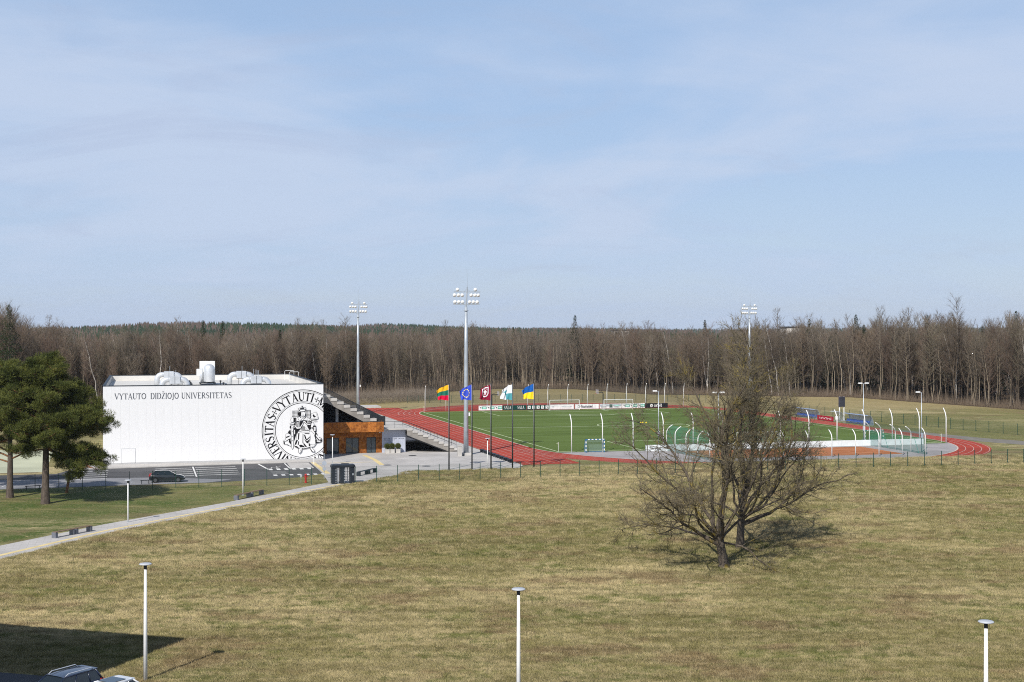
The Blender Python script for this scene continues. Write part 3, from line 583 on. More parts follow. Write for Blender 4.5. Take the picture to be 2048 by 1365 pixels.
# roof plant
def roof_uv(px, D): X = (px - 1024) * D / FPX; return to_uv(X, D)
def duct(label, px, D, L, hgt):
    u, v = roof_uv(px, D); t = st_thing('ventilation_duct', label, 'duct', u, v, 'bent ventilation ducts on the hall roof'); t.location.z = 10.26
    r = 0.42; pts = [(0, 0, 0), (0, 0, hgt - 0.8)] + [(0.8 - 0.8 * math.cos(a), 0, hgt - 0.8 + 0.8 * math.sin(a)) for a in np.linspace(0.3, math.pi / 2, 5)] + [(L * 0.34, 0, hgt)]
    part('elbow', MB().tube(pts, r, 12), SILVER, t, True)
    part('elbow', MB().tube([(L - p[0], p[1], p[2]) for p in pts], r, 12), SILVER, t, True)
    bx = part('silencer_box', MB().cbox(L * 0.3, L * 0.72, -0.62, 0.62, hgt - 0.62, hgt + 0.5, 0.04), SILVER, t); part('seam', MB().box(L * 0.5, L * 0.515, -0.628, 0.628, hgt - 0.62, hgt + 0.506), DARK_METAL, bx)
    part('support_frame', MB().tube([(L * 0.38, -0.3, 0), (L * 0.38, -0.3, hgt - 0.6)], 0.04, 4).tube([(L * 0.64, -0.3, 0), (L * 0.64, -0.3, hgt - 0.6)], 0.04, 4).tube([(L * 0.3, -0.3, hgt - 0.68), (L * 0.72, -0.3, hgt - 0.68)], 0.05, 4), DARK_METAL, t)
    part('vent_rod', MB().tube([(L * 0.55, 0, hgt + 0.5), (L * 0.55, 0, hgt + 1.35)], 0.03, 5), GALV, t)
duct('bent silver duct at the back left of the hall roof', 314, 217, 3.6, 1.75); duct('bent silver duct at the front left of the hall roof, close behind the parapet', 324, 201, 3.6, 1.55)
duct('bent silver duct at the back right of the hall roof', 459, 219, 3.6, 1.75); duct('bent silver duct at the front right of the hall roof, close behind the parapet', 486, 205, 3.8, 1.45)
u, v = roof_uv(415, 222); t = st_thing('air_handling_unit', 'tall white rooftop air handling unit with a silver domed cylinder in front', 'air unit', u, v); t.location.z = 10.26
part('cabinet', MB().cbox(-1.2, 1.2, 0.0, 2.0, 0.35, 3.75, 0.05), WHITE_PAINT, t); part('dome_cylinder', MB().lathe([(0.86, 0.45), (0.88, 0.5), (0.88, 2.5), (0.84, 2.8), (0.7, 3.05), (0.45, 3.25), (0.1, 3.33)], 20, (0.22, -0.95, 0)), SILVER, t, True)
part('base_frame', MB().box(-1.25, 1.25, -1.75, 2.05, 0.22, 0.34).box(-1.2, -1.05, -1.7, -1.55, 0, 0.22).box(1.05, 1.2, -1.7, -1.55, 0, 0.22).box(-1.2, -1.05, 1.8, 1.95, 0, 0.22).box(1.05, 1.2, 1.8, 1.95, 0, 0.22), DARK_METAL, t)
part('side_hood', MB().cbox(-1.7, -1.21, 0.3, 1.3, 1.4, 2.5, 0.04), WHITE_PAINT, t); part('side_duct', MB().tube([(-1.0, -0.7, 0.3), (-1.0, -0.7, 2.6)], 0.22, 10), SILVER, t, True)
for i, (px, D) in enumerate(((379, 219), (381, 213), (383, 207), (384, 201), (441, 219), (447, 211), (452, 205), (457, 200))):
    u, v = roof_uv(px, D); o = link('vent_pipe', mesh('vent_pipe', MB().lathe([(0.09, 0), (0.09, 0.55), (0.17, 0.58), (0.17, 0.72), (0.05, 0.78)], 8), DARK_METAL)); o.location = S(u, v, 10.26)
    tag(o, 'short black vent pipe in a row ' + ('left' if i < 4 else 'right') + ' of the tall rooftop unit', 'vent pipe', 'black vent pipes on the hall roof ' + ('left' if i < 4 else 'right'))
u, v = roof_uv(512, 209); t = st_thing('antenna_mast', 'cluster of three thin white antenna rods on the hall roof', 'antenna', u, v); t.location.z = 10.26
for i in range(3): part('rod', MB().tube([(i * 0.35 - 0.35, 0, 0), (i * 0.35 - 0.35, 0, 2.9 - 0.12 * i)], 0.035, 5), GALV, t)
part('foot', MB().box(-0.6, 0.6, -0.3, 0.3, 0, 0.18), CONC, t)
for i, (u, v) in enumerate(((-37.4, 37.5), (-37.4, 30))):
    t = st_thing('roof_hatch_rail', 'white hoop rail on the right roof edge, ' + ('farther back' if i == 0 else 'nearer one'), 'roof rail', u, v); t.location.z = BH + 0.03
    part('hoop', MB().tube([(-1.3, 0, -0.9), (-1.3, 0, 0.6), (-1.15, 0, 0.72), (0.2, 0, 0.72), (0.3, 0, 0.6), (0.3, 0, 0)], 0.035, 6), WHITE_PAINT, t)
# ================================================================== grandstand with the rust-coloured entrance
stand = st_thing('grandstand', 'concrete grandstand with rust-coloured entrance front beside the white hall', 'grandstand', -26, 5)
VA, VB = 5.2, 62.0
nU, rU, hU = 10, 1.02, 0.535; nL, rL, hL = 10, 0.83, 0.36
for k in range(nU):
    u1 = -26.9 - rU * k; z = 4.35 + hU * (k + 1); st_part('terrace_step', MB().box(u1 - rU, u1, VA, VB, z - 0.62, z), CONC, stand)
for k in range(nL):
    u0 = -23.2 + rL * k; z = 3.80 - hL * k; st_part('terrace_step', MB().box(u0, u0 + rL, VA - 0.5, VB, z - 0.42, z), CONC, stand)
sw = []; 
for k in range(nU): z = 4.35 + hU * (k + 1); sw += [(-26.9 - rU * k, z - hU - 0.03), (-26.9 - rU * k, z - 0.03)]
sw += [(-37.15, 4.35 + hU * nU - 0.03), (-37.15, 7.9), (-35.6, 7.9), (-26.9, 3.35)]
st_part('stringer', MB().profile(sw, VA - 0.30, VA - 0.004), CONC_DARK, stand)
sw = [(-23.2, 3.77)]
for k in range(nL):
    z = 3.80 - hL * k - 0.03; sw += [(-23.2 + rL * (k + 1), z), (-23.2 + rL * (k + 1), max(z - hL, 0.02))]
sw += [(-16.6, 0.02), (-23.2, 2.75)]
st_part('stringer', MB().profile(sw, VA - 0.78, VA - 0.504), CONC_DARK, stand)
for k in range(nL):                                        # pale tread ends stepping out of the stringer
    u0 = -23.2 + rL * k; z = 3.80 - hL * k; st_part('tread_end', MB().box(u0 + 0.02, u0 + rL - 0.02, VA - 0.86, VA - 0.785, z - 0.34, z + 0.012), CONC, stand)
for k in range(nU):
    u1 = -26.9 - rU * k; z = 4.35 + hU * (k + 1); st_part('tread_end', MB().box(u1 - rU + 0.02, u1 - 0.02, VA - 0.38, VA - 0.305, z - 0.42, z + 0.012), CONC, stand)
st_part('landing', MB().box(-26.9, -23.2, 4.5, VB, 3.62, 3.80), CONC, stand)
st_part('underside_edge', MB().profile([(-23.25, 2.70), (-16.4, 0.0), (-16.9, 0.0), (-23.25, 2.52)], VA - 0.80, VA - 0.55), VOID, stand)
st_part('underside_wall', MB().profile([(-23.0, 0), (-15.6, 0), (-15.6, 0.15), (-23.0, 3.2)], 9.0, 9.2), VOID, stand)  # dark sheet added to paint the shade below the lower tier
st_part('pale_inner_wall', MB().box(-23.2, -21.1, 6.4, 6.6, 1.75, 2.7), BLUEGREY_WALL, stand)
st_part('inner_beam', MB().box(-23.2, -18.5, 6.3, 6.38, 1.55, 1.74), DARK_METAL, stand)
st_part('rear_wall', MB().profile([(-37.1, 3.6), (-27.0, 3.6), (-27.0, 4.0), (-37.1, 9.0)], 8.4, 8.6), VOID, stand)  # dark sheet added behind the upper stringer, shade painted into its colour
# entrance wall with door openings
EV = 5.75; doors = [(wall_u(653, EV), wall_u(678, EV)), (wall_u(691.5, EV), wall_u(717.5, EV)), (wall_u(733, EV), wall_u(752, EV))]
UE = -26.95; x = -37.15
for (a, b) in doors:
    st_part('rust_panel', MB().box(x, a, EV, EV + 0.2, 0.02, 2.45), CORTEN, stand); x = b
st_part('rust_panel', MB().box(x, UE, EV, EV + 0.2, 0.02, 2.45), CORTEN, stand)
st_part('rust_lintel', MB().box(-37.15, UE, EV - 0.003, EV + 0.2, 2.453, 3.6), CORTEN, stand)
for (a, b) in doors:
    m_ = (a + b) / 2; dz = 2.43
    d = st_part('glass_door', MB().box(a + 0.07, m_ - 0.05, EV + 0.13, EV + 0.15, 0.09, dz - 0.08).box(m_ + 0.05, b - 0.07, EV + 0.13, EV + 0.15, 0.09, dz - 0.08), GLASS, stand)
    fr = MB().box(a, a + 0.07, EV + 0.06, EV + 0.19, 0.02, dz).box(b - 0.07, b, EV + 0.06, EV + 0.19, 0.02, dz).box(a + 0.07, b - 0.07, EV + 0.06, EV + 0.19, dz - 0.08, dz).box(a + 0.07, b - 0.07, EV + 0.06, EV + 0.19, 0.02, 0.09).box(m_ - 0.05, m_ + 0.05, EV + 0.06, EV + 0.19, 0.09, dz - 0.08)
    uu, vv = ROOT_UV[stand.name]; part('door_frame', fr.shift(-uu, -vv), DARK_METAL, d)
    part('door_handle', MB().tube([(m_ - 0.12, EV + 0.03, 0.9), (m_ - 0.12, EV + 0.03, 1.4)], 0.02, 6).tube([(m_ + 0.12, EV + 0.03, 0.9), (m_ + 0.12, EV + 0.03, 1.4)], 0.02, 6).shift(-uu, -vv), GALV, d)
CV = 3.25; sp = [648.5, 676, 693.6, 708, 723.5, 736.7, 752, 767.7]; us = [wall_u(p, CV) for p in sp]; us[0] = -37.15
for i in range(len(us) - 1): st_part('canopy_panel', MB().cbox(us[i] + 0.006, us[i + 1] - 0.006, CV + (0.03 if i == 4 else 0), CV + 0.12, 3.45, 5.0, 0.006), CORTEN, stand)
st_part('canopy_panel', MB().box(us[-1] - 0.12, us[-1], CV + 0.125, EV + 0.2, 3.45, 4.99), CORTEN, stand)
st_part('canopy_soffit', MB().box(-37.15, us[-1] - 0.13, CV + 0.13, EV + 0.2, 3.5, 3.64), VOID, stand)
st_part('canopy_cap', MB().box(-37.15, us[-1] + 0.02, CV - 0.02, CV + 0.16, 5.004, 5.06), ANTHRACITE, stand)
gw = MB(); x = UE + 0.01
while x < -23.3: gw.box(x, min(x + 0.32, -23.25), 5.62, 5.85, 0.02, 3.61); x += 0.325
st_part('blue_grey_cladding', gw, BLUEGREY_WALL, stand)
wl_ = st_part('wall_lettering', (lambda m: [m.box(-26.6 + i * 0.19, -26.6 + i * 0.19 + 0.11 + 0.05 * ((i * 7) % 3 == 0), 5.606, 5.612, zz_, zz_ + 0.07 + 0.03 * ((i * 5) % 4 == 0)) for zz_, n in ((2.12, 17), (1.92, 9)) for i in range(n) if i % 6 != 5] and m)(MB()), GREYPRINT, stand); wl_['kind'] = 'stuff'
st_part('camera_dome', MB().lathe([(0.11, 0), (0.11, 0.12), (0.05, 0.2)], 10, (-27.3, 5.6, 3.1)), WHITE_PAINT, stand)
st_part('silver_flue', MB().tube([(-36.2, 6.6, 3.7), (-36.2, 6.6, 7.1)], 0.34, 14), GALV, stand, True)
for u_ in (-30.6, -33.9): st_part('concrete_column', MB().box(u_ - 0.2, u_ + 0.2, 5.9, 6.3, 3.6, 6.0 if u_ > -32 else 7.2), CONC, stand)
# railings
def railing(pts, v, hgt, step, posts, rails, name):
    mb = MB(); tot = 0
    for (a, b) in zip(pts[:-1], pts[1:]):
        l = math.hypot(b[0] - a[0], b[1] - a[1]); n = max(1, int(l / step))
        for i in range(n): f = i / n; x, z = a[0] + (b[0] - a[0]) * f, a[1] + (b[1] - a[1]) * f; mb.tube([(x, v, z - 0.1), (x, v, z + hgt)], posts, 4, False)
        for q in rails: mb.tube([(a[0], v, a[1] + q * hgt), (b[0], v, b[1] + q * hgt)], 0.028, 5, False)
    x, z = pts[-1]; mb.tube([(x, v, z - 0.1), (x, v, z + hgt)], posts * 1.3, 4, False)
    return st_part(name, mb, DARK_METAL, stand)
railing([(-37.1, 9.7), (-26.9, 4.5)], VA + 0.15, 1.15, 0.11, 0.034, (0.08, 1.0), 'baluster_railing')
railing([(-37.1, 9.7), (-26.9, 4.5)], VA + 1.6, 1.15, 0.11, 0.034, (0.08, 1.0), 'baluster_railing')
railing([(-26.8, 3.8), (-25.0, 3.8), (-23.2, 3.8), (-15.2, 0.55)], VA + 0.1, 1.05, 1.2, 0.022, (0.5, 1.0), 'stair_railing')
railing([(-23.2, 3.8), (-15.2, 0.55)], VA + 3.4, 1.05, 1.2, 0.022, (0.5, 1.0), 'stair_railing')
st_part('gate_panel', MB().box(-26.2, -25.3, 12.0, 12.06, 3.85, 5.3), DARK_METAL, stand)
# back rail along the top of the terraces
st_part('rear_guardrail', (lambda m: [m.tube([(-37.0, VA + i * 1.2, 9.7), (-37.0, VA + i * 1.2, 10.75)], 0.02, 4, False) for i in range(47)] and m.tube([(-37.0, VA, 10.75), (-37.0, VB, 10.75)], 0.03, 5).tube([(-37.0, VA, 10.25), (-37.0, VB, 10.25)], 0.02, 5))(MB()), DARK_METAL, stand)
# entrance planters
for i, px in enumerate((774.5, 784.5, 796)):
    u = wall_u(px, 4.7); t = st_thing('shrub_planter', ['left', 'middle', 'right'][i] + ' one of three clipped ball shrubs in pale cube pots by the blue-grey wall', 'planter', u, 4.7, 'ball shrubs by the entrance')
    part('pot', MB().cbox(-0.34, 0.34, -0.34, 0.34, 0.02, 0.62, 0.03), CONC, t); part('soil', MB().box(-0.28, 0.28, -0.28, 0.28, 0.6, 0.632), M('potting_soil', (0.04, 0.03, 0.02), 0.9), t)
# ================================================================== floodlight masts
def make_mast(label, u, v):
    t = st_thing('floodlight_mast', label, 'floodlight mast', u, v, 'floodlight masts around the track')
    part('base_plinth', MB().cbox(-0.75, 0.75, -0.75, 0.75, 0, 0.42, 0.04), CONC, t)
    part('pole', MB().tube([(0, 0, 0.4), (0, 0, 8), (0, 0, 16), (0, 0, 22.6)], [0.40, 0.33, 0.27, 0.22], 14), GALV, t, True)
    part('pole_collar', MB().lathe([(0.36, 22.0), (0.36, 22.12), (0.25, 22.14)], 14), GALV, t)
    part('head_stem', MB().tube([(0, 0, 22.6), (0.18, 0, 25.6)], [0.13, 0.09], 8), GALV, t)
    part('lightning_rod', MB().tube([(0.2, 0, 25.6), (0.14, 0, 28.4)], [0.03, 0.015], 5), GALV, t)
    for z, zl in ((24.9, (25.1, 24.35)), (23.0, (23.25,))):
        xc = 0.03 + (z - 22.6) * 0.06
        b = part('cross_arm', MB().box(xc - 2.05, xc + 2.05, -0.06, 0.06, z - 0.06, z + 0.06).tube([(xc - 0.5, 0, z), (xc, 0, z + 0.5 if z > 24 else z - 0.5), (xc + 0.5, 0, z)], 0.035, 4), GALV, t)
    lm = mesh('floodlight', MB().lathe([(0.1, -0.24), (0.24, -0.18), (0.29, 0.0), (0.27, 0.12), (0.15, 0.24), (0.03, 0.27)], 12), WHITE_PAINT, True)
    for z, xs in ((25.25, (-1.3, 1.5)), (24.4, (-1.75, -1.15, -0.55, 0.85, 1.45, 1.95)), (23.35, (-1.7, -1.1, -0.5, 0.6, 1.2, 1.8))):
        for x_ in xs: o = link('floodlight', lm, t); o.location = (x_, 0.18, z); o.rotation_euler = (R(-38), 0, R(12 * (-1 if x_ < 0 else 1)))
    part('service_box', MB().cbox(0.38, 0.62, -0.15, 0.15, 6.0, 6.5, 0.02), WHITE_PAINT, t)
    return t
make_mast('tall floodlight mast standing on the plaza beside the flagpoles', -15.3, -1.9)
make_mast('floodlight mast rising behind the grandstand roofline, left of the flags', -15.0, 107.0)
make_mast('floodlight mast behind the crown of the bare trees on the far right', 83.3, 108.4)
# ================================================================== flags
CL = lambda n, c: M(n, c, 0.8, 0.1, 0, 0.06, 2)
FY, FG, FR = CL('flag_yellow', srgb(236, 178, 40)), CL('flag_green', srgb(38, 112, 92)), CL('flag_red', srgb(205, 20, 62))
FB, FS, FM = CL('flag_blue', srgb(62, 84, 196)), CL('flag_star', srgb(235, 215, 130)), CL('flag_maroon', srgb(132, 26, 52))
FW, FT, FU, FYU = CL('flag_white', (0.75, 0.76, 0.8)), CL('flag_teal', srgb(78, 150, 160)), CL('flag_sky_blue', srgb(30, 92, 172)), CL('flag_bright_yellow', srgb(250, 215, 45))
def p_lt(s, t): return 0 if t < 0.34 else 1 if t < 0.67 else 2
def p_eu(s, t):
    for k in range(12):
        a = k * math.pi / 6
        if math.hypot((s - 0.5 - 0.27 * math.cos(a)), (t - 0.5 - 0.30 * math.sin(a)) * 1.0) < 0.05: return 1
    return 0
def p_mar(s, t):
    x, y = (s - 0.5) / 0.30, (t - 0.45) / 0.34
    d = max(abs(x), abs(y) * 0.9) if y < 0 else math.hypot(x, y * 0.95)
    if 0.78 < d < 1.0: return 1
    if abs(x) < 0.16 and -0.4 < y < 0.5: return 1
    if d < 0.6 and (int((x + 2) * 5) + int((y + 2) * 4)) % 3 == 0: return 1
    return 0
def p_wt(s, t):
    if t > 0.55 and s < 0.52: return 1
    if abs(s - 0.62) < 0.07 and 0.22 < t < 0.62: return 1
    if 0.28 < t < 0.38 and 0.45 < s < 0.82: return 1
    return 0
def p_ua(s, t): return 0 if t < 0.5 else 1
def make_flag(label, u, v, pat, mats, seed, droop):
    t = st_thing('flagpole', label.split('|')[0], 'flagpole', u, v, 'dark flagpoles in a row on the plaza edge')
    part('pole', MB().tube([(0, 0, 0), (0, 0, 5.5), (0, 0, 11.8)], [0.10, 0.09, 0.07], 10), DARK_METAL, t, True); part('finial', MB().lathe([(0.03, 0), (0.07, 0.05), (0.03, 0.11)], 8, (0, 0, 11.8)), DARK_METAL, t)
    part('base_plate', MB().lathe([(0.2, 0), (0.2, 0.06), (0.09, 0.1)], 10), DARK_METAL, t)
    part('halyard', MB().tube([(-0.07, -0.05, 1.1), (-0.06, -0.05, 11.7)], 0.008, 4), WHITE_PAINT, t)
    rng = random.Random(seed); ph = rng.uniform(0, 6); nx, ny = 40, 36; W_, H_ = 1.85, 2.15
    f = thing('flag', label.split('|')[1], 'flag', S(u, v, 11.6), TH, 'flags flying on the five poles'); mb = MB()
    for j in range(ny + 1):
        for i in range(nx + 1):
            s_, t_ = i / nx, j / ny
            x = -0.06 - s_ * W_ * (0.80 + 0.05 * math.sin(3 * t_ + ph)); z = -t_ * H_ * (1 - 0.16 * s_) - droop * (s_ ** 1.4) * (1 - 0.72 * t_)
            y = (0.22 * math.sin(s_ * 7 + ph + t_ * 1.6) + 0.09 * math.sin(s_ * 15 - t_ * 5 + ph * 2)) * (0.12 + s_) + 0.35 * s_
            z += 0.06 * math.sin(s_ * 10 + ph) * s_
            mb.v.append((x, y, z))
    for j in range(ny):
        for i in range(nx):
            a = j * (nx + 1) + i; mb.f.append((a, a + nx + 1, a + nx + 2, a + 1)); mb.m.append(pat((i + 0.5) / nx, (j + 0.5) / ny))
    part('cloth', mb, mats, f, True)
    part('hoist_band', MB().box(-0.075, -0.045, -0.012, 0.012, -H_, 0), FW, f)
FP = [(898, 940, 'leftmost dark flagpole in the row on the plaza edge|yellow, green and red striped flag on the leftmost pole', p_lt, [FY, FG, FR], 0.75),
      (944, 939, 'second dark flagpole from the left, right beside the tall mast|blue flag with a ring of stars, blowing across the tall mast', p_eu, [FB, FS], 0.85),
      (982, 940, 'middle dark flagpole of the five on the plaza edge|maroon flag with a pale shield emblem', p_mar, [FM, FW], 0.6),
      (1025, 938, 'fourth dark flagpole from the left, beside the white and teal flag|white flag with a teal quarter and cross mark', p_wt, [FW, FT], 0.8),
      (1068, 935, 'rightmost dark flagpole at the corner by the red track|blue and yellow flag on the rightmost pole', p_ua, [FU, FYU], 0.9)]
for i, (px, py, lb, pat, mats, dr_) in enumerate(FP): u, v = to_uv(*ground_at(px, py)); make_flag(lb, u, v, pat, mats, i + 3, dr_)
# ================================================================== path lamps
def make_lamp(label, X, D, hgt, group):
    t = thing('path_lamp', label, 'lamp post', (X, D, 0), 0, group)
    part('pole', MB().tube([(0, 0, 0), (0, 0, hgt * 0.5), (0, 0, hgt - 0.3)], [0.075, 0.066, 0.055] if hgt < 5 else [0.11, 0.10, 0.075], 10), WHITE_PAINT, t, True)
    part('neck', MB().lathe([(0.06, hgt - 0.32), (0.085, hgt - 0.3), (0.085, hgt - 0.04), (0.07, hgt - 0.02)], 10), DARK_METAL, t)
    d = part('disc_head', MB().lathe([(0.06, hgt - 0.07), (0.335, hgt - 0.045), (0.345, hgt - 0.015), (0.30, hgt + 0.02), (0.02, hgt + 0.035)], 24), PALE_GREY, t, True)
    part('lens', MB().lathe([(0.14, hgt - 0.085), (0.14, hgt - 0.068)], 14), WHITE_PAINT, d); part('base_flange', MB().lathe([(0.16, 0), (0.16, 0.03), (0.1, 0.06)], 12), GALV, t)
gp = 'short white lamps along the footpath and plaza'
for px, py, lb in ((256, 1045, 'white disc-topped lamp on the green lawn beside the nearest double bench'), (486, 991, 'white disc-topped lamp beside the second double bench along the footpath'), (665, 929, 'white disc-topped lamp in front of the rust-coloured entrance doors'), (975, 938, 'white disc-topped lamp between the flagpoles on the plaza')):
    X, D = ground_at(px, py); make_lamp(lb, X, D, 4.2, gp)
gp = 'tall white lamps along the lower road'
for (X, D, lb) in ((-19.95, 74.4, 'tall white disc lamp behind the white car at bottom left'), (0.32, 67.2, 'tall white disc lamp at the middle of the bottom edge'), (20.7, 59.7, 'tall white disc lamp at the bottom right corner')): make_lamp(lb, X, D, 6.4, gp)
# ================================================================== wire fences
def fence(name, label, pts, step, hgt, mesh_mat=WIREMESH, wires=True, gaps=()):
    x0, y0 = pts[0]; t = st_thing(name, label, 'fence', x0, y0)
    pm = mesh('post', MB().box(-0.035, 0.035, -0.035, 0.035, 0, hgt + 0.06).box(-0.04, 0.04, -0.04, 0.04, hgt + 0.061, hgt + 0.085), GREEN_POST)
    wr = MB(); mm = MB()
    for a, b in zip(pts[:-1], pts[1:]):
        l = math.hypot(b[0] - a[0], b[1] - a[1]); n = max(1, round(l / step))
        for i in range(n):
            p = (a[0] + (b[0] - a[0]) * i / n, a[1] + (b[1] - a[1]) * i / n); q = (a[0] + (b[0] - a[0]) * (i + 1) / n, a[1] + (b[1] - a[1]) * (i + 1) / n)
            if any(g0 < (p[0] + q[0]) / 2 < g1 for g0, g1 in gaps): continue
            o = link('post', pm, t); o.location = (p[0] - x0, p[1] - y0, 0)
            for z in (0.06, 0.55, 1.05, 1.55, hgt): wr.tube([(p[0], p[1], z), (q[0], q[1], z)], 0.006, 3, False)
            mm.add([(p[0], p[1], 0.05), (q[0], q[1], 0.05), (q[0], q[1], hgt), (p[0], p[1], hgt)], [(0, 1, 2, 3)])
    o = link('post', pm, t); o.location = (pts[-1][0] - x0, pts[-1][1] - y0, 0)
    st_part('tension_wire', wr, GREEN_POST, t); st_part('wire_mesh', mm, mesh_mat, t)
fence('boundary_fence', 'dark green wire fence between the meadow and the stadium, with slim posts', [(-104.5, -34.6), (-67.2, -34.4), (-37.4, -35.5), (72, -35.4), (96, -33)], 2.67, 2.05, gaps=((-40.5, -37.4),))
fence('side_fence', 'green wire fence curving along the right side of the stadium below the wood', [(104, -6), (92, 4), (89.6, 18), (86.4, 38), (83, 58), (82, 100), (80, 132)], 3.6, 2.0)
fence('rear_fence', 'thin wire fence across the dry bank behind the far bend', [(4, 146), (30, 144), (62, 140), (80, 132.4)], 2.9, 1.9)
# ================================================================== ball-stop fences and the clay court cage
def hook_pole(p, d, hgt, reach, r0):                         # white pole whose top bends over in direction d
    pts = [(p[0], p[1], 0), (p[0], p[1], hgt * 0.66)]
    for a in np.linspace(0.15, 1.0, 6): pts.append((p[0] + d[0] * reach * a ** 2, p[1] + d[1] * reach * a ** 2, hgt * (0.66 + 0.34 * (a - 0.12 * a * a * reach))))
    return MB().tube(pts, [r0, r0] + [r0 * 0.9] * 6, 8)
def ball_stop(label, v, d, net, us, reach=0.9, hgt=6.15):
    t = st_thing('ball_stop_fence', label, 'ball fence', us[0], v)
    pm = mesh('hooked_pole', hook_pole((0, 0), (0, d), hgt, reach, 0.085), WHITE_PAINT, True)
    for u in us: o = link('hooked_pole', pm, t); o.location = (u - us[0], 0, 0)
    nm = MB(); L_ = us[-1] - us[0]
    nm.add([(0, 0, 0.1), (L_, 0, 0.1), (L_, 0, hgt * 0.66), (0, 0, hgt * 0.66), (L_, d * reach * 0.3, hgt * 0.84), (0, d * reach * 0.3, hgt * 0.84), (L_, d * reach * 0.9, hgt * 0.93), (0, d * reach * 0.9, hgt * 0.93)], [(0, 1, 2, 3), (3, 2, 4, 5), (5, 4, 6, 7)])
    part('netting', nm, net, t)
    part('top_cable', MB().tube([(0, d * reach * 0.95, hgt * 0.945), (L_, d * reach * 0.95, hgt * 0.945)], 0.008, 3), DARK_METAL, t)
ball_stop('row of tall hooked white poles with fine net behind the near goal', -1.8, 1, NET_FAINT, [1.6 + 5.09 * k for k in range(14)])
ball_stop('row of tall hooked white poles with dark net behind the far goal', 109.6, -1, NET_DARK, [1.2 + 5.0 * k for k in range(14)], 0.7, 6.2)
cg = st_thing('court_cage', 'cage of short hooked white poles and green net round the clay court', 'cage', 17.1, -19.6)
cp = []
for k in range(10): cp.append(((17.1 + 3.95 * k, -19.6), (0, 1)))
for v in (-15.2, -10.6, -6.2, -2.6): cp.append(((52.9, v), (-1, 0))); cp.append(((17.1, v), (1, 0)))
for (p, d) in cp: st_part('hooked_pole', hook_pole(p, d, 4.25, 1.0, 0.075), WHITE_PAINT, cg, True)
nm = MB(); 
for u, s_ in ((52.9, -1), (17.1, 1)):
    nm = MB(); nm.add([(u, -19.6, 0.05), (u, -2.6, 0.05), (u, -2.6, 2.8), (u, -19.6, 2.8), (u + s_ * 0.35, -2.6, 3.6), (u + s_ * 0.35, -19.6, 3.6), (u + s_ * 0.95, -2.6, 4.0), (u + s_ * 0.95, -19.6, 4.0)], [(0, 1, 2, 3), (3, 2, 4, 5), (5, 4, 6, 7)])
    st_part('side_net', nm, NET_TEAL, cg)
st_part('front_net', MB().add([(17.1, -19.6, 0.05), (52.9, -19.6, 0.05), (52.9, -19.6, 2.8), (17.1, -19.6, 2.8)], [(0, 1, 2, 3)]), sheer('faint_front_net', (0.03, 0.12, 0.1), 0.05), cg)
cb = MB()
for v in (-17.4, -12.9, -8.4): cb.tube([(52.9, v, 0.05), (52.9, v + 1.2, 2.2)], 0.03, 4)
cb.tube([(52.9, -19.6, 2.8), (52.9, -2.6, 2.8)], 0.015, 4); cb.tube([(17.1, -19.6, 2.8), (17.1, -2.6, 2.8)], 0.015, 4); st_part('stay_bar', cb, M('green_stay', (0.03, 0.22, 0.17), 0.5), cg)
# low white board wall along the goal line
bw = st_thing('low_white_barrier', 'long low white board wall between the pitch and the clay court', 'barrier', 13.5, -2.9); n = 13; sw_ = (62.8 - 13.5) / n
bm = mesh('board', MB().cbox(0.01, sw_ - 0.01, -0.04, 0.04, 0.04, 1.0, 0.015), M('white_board', (0.74, 0.78, 0.79), 0.5, 0.3, 0, 0.06, 1.2, 0, 0.05)); pm = mesh('support_post', MB().box(-0.04, 0.04, 0.045, 0.12, 0, 1.04), GALV)
for i in range(n):
    o = link('board', bm, bw); o.location = (i * sw_, 0, 0); o = link('support_post', pm, bw); o.location = (i * sw_, 0, 0)
# ================================================================== goals, hoops, boards
def goal(label, u0, u1, v, d, hgt, depth, mats, r=0.06, stripes=None, net=NET_WHITE):
    t = st_thing('goal', label, 'goal', u0, v); w_ = u1 - u0
    def bar(a, b, nm):
        if stripes is None: part(nm, MB().tube([a, b], r, 8), mats, t); return
        a, b = Vector(a), Vector(b); n = max(3, int((b - a).length / 0.28)); q = [MB(), MB()]
        for i in range(n): q[i % 2].tube([a.lerp(b, i / n), a.lerp(b, (i + 1) / n)], r, 4)
        for i in (0, 1): part(nm + ('_band' if i else ''), q[i], stripes[i], t)
    bar((0, 0, 0), (0, 0, hgt), 'post'); bar((w_, 0, 0), (w_, 0, hgt), 'post'); bar((0, 0, hgt), (w_, 0, hgt), 'crossbar')
    part('back_frame', MB().tube([(0, d * 0.4, hgt * 0.99), (0, d * depth, 0.05), (w_, d * depth, 0.05), (w_, d * 0.4, hgt * 0.99)], r * 0.5, 5).tube([(0, 0, hgt), (0, d * 0.42, hgt * 0.99)], r * 0.5, 5).tube([(w_, 0, hgt), (w_, d * 0.42, hgt * 0.99)], r * 0.5, 5), GALV if stripes is None else stripes[0], t)
    part('net', MB().add([(0, 0, hgt), (w_, 0, hgt), (w_, d * 0.42, hgt * 0.98), (0, d * 0.42, hgt * 0.98), (w_, d * depth, 0.05), (0, d * depth, 0.05), (0, 0, 0.05), (w_, 0, 0.05)], [(0, 1, 2, 3), (3, 2, 4, 5), (0, 3, 5, 6), (1, 7, 4, 2)]), net, t)
goal('white football goal on the near goal line behind the white boards', 30.34, 37.66, 0.0, -1, 2.44, 1.6, WHITE_PAINT)
goal('left one of the two white football goals before the far advertising boards', 30.34, 37.66, 105.0, 1, 2.44, 1.5, WHITE_PAINT)
goal('right one of the two white football goals before the far advertising boards', 43.6, 50.9, 104.2, 1, 2.44, 1.5, WHITE_PAINT)
